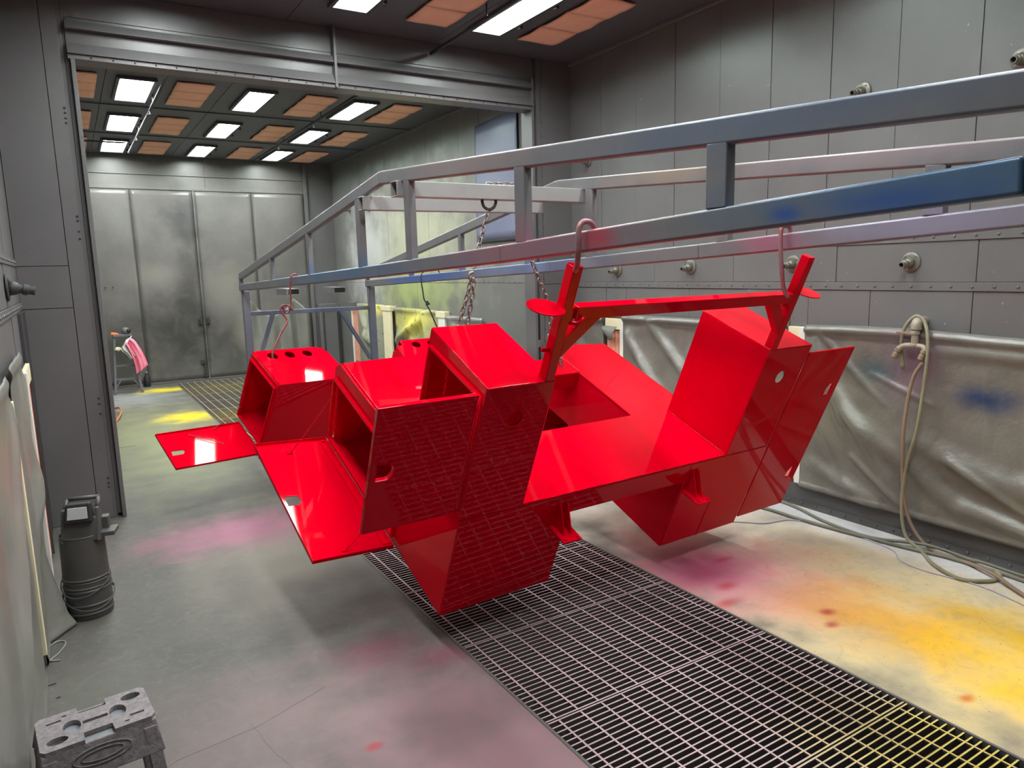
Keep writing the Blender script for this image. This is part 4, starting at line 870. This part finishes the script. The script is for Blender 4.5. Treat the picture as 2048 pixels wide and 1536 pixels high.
# ================================================================== STEP STOOL
t = thing('step_stool', 'speckled grey plastic step stool in the near left corner', 'step stool', (-.062, 2.425, 0), math.radians(6))
HS = .36
def ell(cx, cy, a, b, n=20, rot=0.): 
    return [(cx + a*math.cos(2*math.pi*k/n)*math.cos(rot) - b*math.sin(2*math.pi*k/n)*math.sin(rot), cy + a*math.cos(2*math.pi*k/n)*math.sin(rot) + b*math.sin(2*math.pi*k/n)*math.cos(rot)) for k in range(n)]
outl = [(-.152, -.085), (-.140, -.101), (-.040, -.101), (-.038, -.060), (.038, -.060), (.040, -.101), (.140, -.101), (.152, -.085), (.152, .085), (.140, .101), (.040, .101), (.038, .062), (-.038, .062), (-.040, .101), (-.140, .101), (-.152, .085)]
obj('top_step', G().plate(outl, [ell(-.105, -.055, .028, .020), ell(.108, .060, .028, .020), rect(-.125, -.085, .050, .060), rect(.088, .128, -.058, -.048), ell(-.062, .0, .024, .035), ell(.062, .0, .024, .035), rect(-.034, .034, -.008, .008), ell(-.075, .075, .008, .004, 8), ell(.076, -.078, .008, .004, 8)], (0, 0, HS-.014), (1,0,0), (0,1,0), .014), M_stool, t, bevel=.003)
obj('recess_tray', G().plate(rect(-.150, .150, -.099, .099), [ell(-.105, -.055, .026, .018), ell(.108, .060, .026, .018), rect(-.122, -.088, .052, .058), rect(.091, .125, -.056, -.050), rect(-.030, .030, -.005, .005)], (0, 0, HS-.026), (1,0,0), (0,1,0), .010), M_stool2, t)
obj('front_apron', G().hexa([(-.168, -.122, HS-.115), (.168, -.122, HS-.115), (.162, -.108, HS-.115), (-.162, -.108, HS-.115)], [(-.152, -.101, HS-.012), (.152, -.101, HS-.012), (.150, -.090, HS-.012), (-.150, -.090, HS-.012)]), M_stool, t, bevel=.004)
obj('back_apron', G().hexa([(-.164, .108, HS-.09), (.164, .108, HS-.09), (.166, .120, HS-.09), (-.166, .120, HS-.09)], [(-.150, .090, HS-.012), (.150, .090, HS-.012), (.152, .101, HS-.012), (-.152, .101, HS-.012)]), M_stool, t, bevel=.004)
sl = lambda x, z: (x, -.1035 - .204*(HS-.012-z), z)
for a, b in ((.078, .026), (.056, .015)):
    obj('badge_ring', G().tube([sl(.0+a*math.cos(2*math.pi*k/32), HS-.055+b*math.sin(2*math.pi*k/32)) for k in range(32)], .0022, 5, True), M_stool, t, smooth=True)
for sx in (-1, 1):
    for sy in (-1, 1):
        zt = HS-.09
        obj('leg', G().hexa([(sx*.160-.020, sy*.140-.018, 0), (sx*.160+.020, sy*.140-.018, 0), (sx*.160+.020, sy*.140+.018, 0), (sx*.160-.020, sy*.140+.018, 0)], [(sx*.132-.020, sy*.092-.016, zt+.06), (sx*.132+.020, sy*.092-.016, zt+.06), (sx*.132+.020, sy*.092+.016, zt+.06), (sx*.132-.020, sy*.092+.016, zt+.06)]), M_stool, t, bevel=.004)
for sx in (-1, 1): obj('side_apron', G().hexa([(sx*.156-.006, -.108, HS-.10), (sx*.156+.006, -.108, HS-.10), (sx*.156+.006, .108, HS-.10), (sx*.156-.006, .108, HS-.10)], [(sx*.146-.006, -.098, HS-.012), (sx*.146+.006, -.098, HS-.012), (sx*.146+.006, .098, HS-.012), (sx*.146-.006, .098, HS-.012)]), M_stool, t, bevel=.003)
obj('lower_step', G().box(-.165, .165, -.27, -.10, .165, .185), M_dark, t, bevel=.004)
for k in range(6): obj('step_rib', G().box(-.155, .155, -.262+.026*k, -.254+.026*k, .185, .189), M_dark, t)
for sx in (-1, 1): obj('step_support', G().hexa([(sx*.165-.014, -.30, 0), (sx*.165+.014, -.30, 0), (sx*.165+.014, -.26, 0), (sx*.165-.014, -.26, 0)], [(sx*.150-.014, -.265, .166), (sx*.150+.014, -.265, .166), (sx*.150+.014, -.225, .166), (sx*.150-.014, -.225, .166)]), M_dark, t, bevel=.003)
h = obj('bent_wire', G().tube(bez([(-.244, 3.828, .004), (-.217, 3.865, .004), (-.184, 3.856, .004), (-.178, 3.812, .004), (-.204, 3.736, .004), (-.236, 3.682, .004), (-.197, 3.66, .004)]), .0035, 6), M_tube, smooth=True)
tag(h, 'bent wire hook lying on the floor by the left wall', 'wire')
for i, (x, y, a, lab) in enumerate(((-.24, 3.45, .1, 'short dark nail lying nearest the bent wire hook'), (-.21, 3.32, .3, 'tiny dark screw lying between the nail and the step stool'))):
    tag(obj('nail', G().tube([(x, y, .003), (x+.028*(1-i*.5), y+.004, .003)], .0028, 6), M_dark), lab, 'nail')

# ================================================================== STEP LADDER IN THE FAR ROOM
t = thing('step_ladder', 'small grey step ladder by the end doors', 'ladder', (.64, 12.25, 0))
def lad(n, p0, p1, w=.03, h=.05): return obj(n, G().bar(p0, p1, w, h, (0,1,0)), M_ladder, t, bevel=.004)
lad('front_rail', (-.172, -.13, .02), (-.105, .0, .87)); lad('front_rail', (.185, -.13, .02), (.10, .0, .87))
lad('rear_rail', (-.16, .30, .02), (-.10, .05, .85), .025, .03); lad('rear_rail', (.17, .30, .02), (.10, .05, .85), .025, .03)
for z, hw in ((.215, .165), (.415, .145), (.64, .125)):
    obj('step', G().box(-hw, hw+.004, -.125+z*.14, -.03+z*.14, z-.014, z+.012), M_ladder, t, bevel=.004)
obj('top_cap', G().box(-.125, .125, -.06, .10, .85, .885), M_ladder, t, bevel=.008)
for sx in (-1, 1):
    obj('foot', G().box(sx*.178-.02+.005, sx*.178+.02+.005, -.165, -.10, 0, .05), M_ladder, t, bevel=.004)
    obj('step_brace', G().bar((sx*.165, -.115, .09), (sx*.085, -.105, .205), .018, .012, (0,1,0)), M_ladder, t)
o = obj('orange_tool', G().hexa([(.49, 12.19, .886), (.61, 12.19, .886), (.61, 12.25, .886), (.49, 12.25, .886)], [(.50, 12.20, .925), (.57, 12.20, .915), (.57, 12.24, .915), (.50, 12.24, .925)]), M_orange, bevel=.008)
tag(o, 'orange plastic tool lying on the ladder top', 'tool')
t = thing('respirator', 'dark grey respirator mask on the ladder top', 'mask', (.69, 12.26, .892))
obj('mask_shell', G().lathe([(.012, .095), (.045, .085), (.062, .05), (.055, .012), (.03, .0)], (0, 0, 0), (.2, -.3, 1), 14), M_ladder, t, smooth=True)
obj('filter_cartridge', G().lathe([(.03, 0), (.032, .02), (.028, .03)], (.035, -.05, .045), (.5, -.8, .2), 12), M_rubber, t, smooth=True)
def cloth(name, path, wid, m, label, seed):
    P = bez(path, 8); n = len(P)-1
    def fn(u, v):
        i = min(n, int(v*n)); p = P[i]; ww = wid[0] + (wid[1]-wid[0])*v
        return (p.x + (u-.5)*ww*.75, p.y - .03*math.sin(u*9+v*3+seed) - .02*math.sin(u*17+seed), p.z + (u-.5)*ww*.55)
    return tag(obj(name, G().grid(fn, 16, n), m, smooth=True, solid=.006), label, 'cloth')
cloth('pink_cloth', [(.70, 12.06, .80), (.745, 12.04, .74), (.80, 12.03, .60), (.835, 12.04, .46), (.85, 12.05, .35)], (.12, .22), M_cloth_p, 'pink cloth hanging from the step ladder', 1)
cloth('white_cloth', [(.715, 12.10, .83), (.68, 12.07, .77), (.64, 12.06, .70), (.70, 12.06, .62), (.745, 12.06, .54)], (.12, .09), M_cloth_w, 'white cloth bunched beside the pink cloth on the ladder', 2)
o = obj('rag', G().grid(lambda u, v: (.52+.09*u, 12.13+.05*v, .655+.055*math.sin(u*3.1)*math.sin(v*3.1)+.01*math.sin(u*9)), 10, 8), M_green, smooth=True, solid=.01)
tag(o, 'pale green rag on the upper ladder step', 'rag')
t = thing('spray_bottle', 'black bottle standing on the floor right of the ladder', 'bottle', (.945, 12.7, 0))
obj('bottle_body', G().lathe([(.045, 0), (.05, .01), (.05, .14), (.025, .18), (.02, .20)], n=16), M_rubber, t, smooth=True)
obj('cap', G().lathe([(.024, .20), (.024, .235), (.018, .24)], n=12), M_ladder, t, smooth=True)
h = obj('power_cord', G().tube(bez([(.26, 10.9, .01), (.355, 10.624, .03), (.424, 10.4, .07), (.424, 10.116, .05), (.343, 9.728, .012), (.25, 9.5, .012)]), .012, 8), M_cord, smooth=True)
tag(h, 'orange brown cord curling out behind the doorway jamb', 'cord')
t = thing('floor_hatch', 'square concrete cover plate set in the far room floor', 'hatch', (.26, 8.85, 0))
obj('cover', G().box(-.2, .18, -.65, .62, -.004, .004), M_floor, t, bevel=.002)
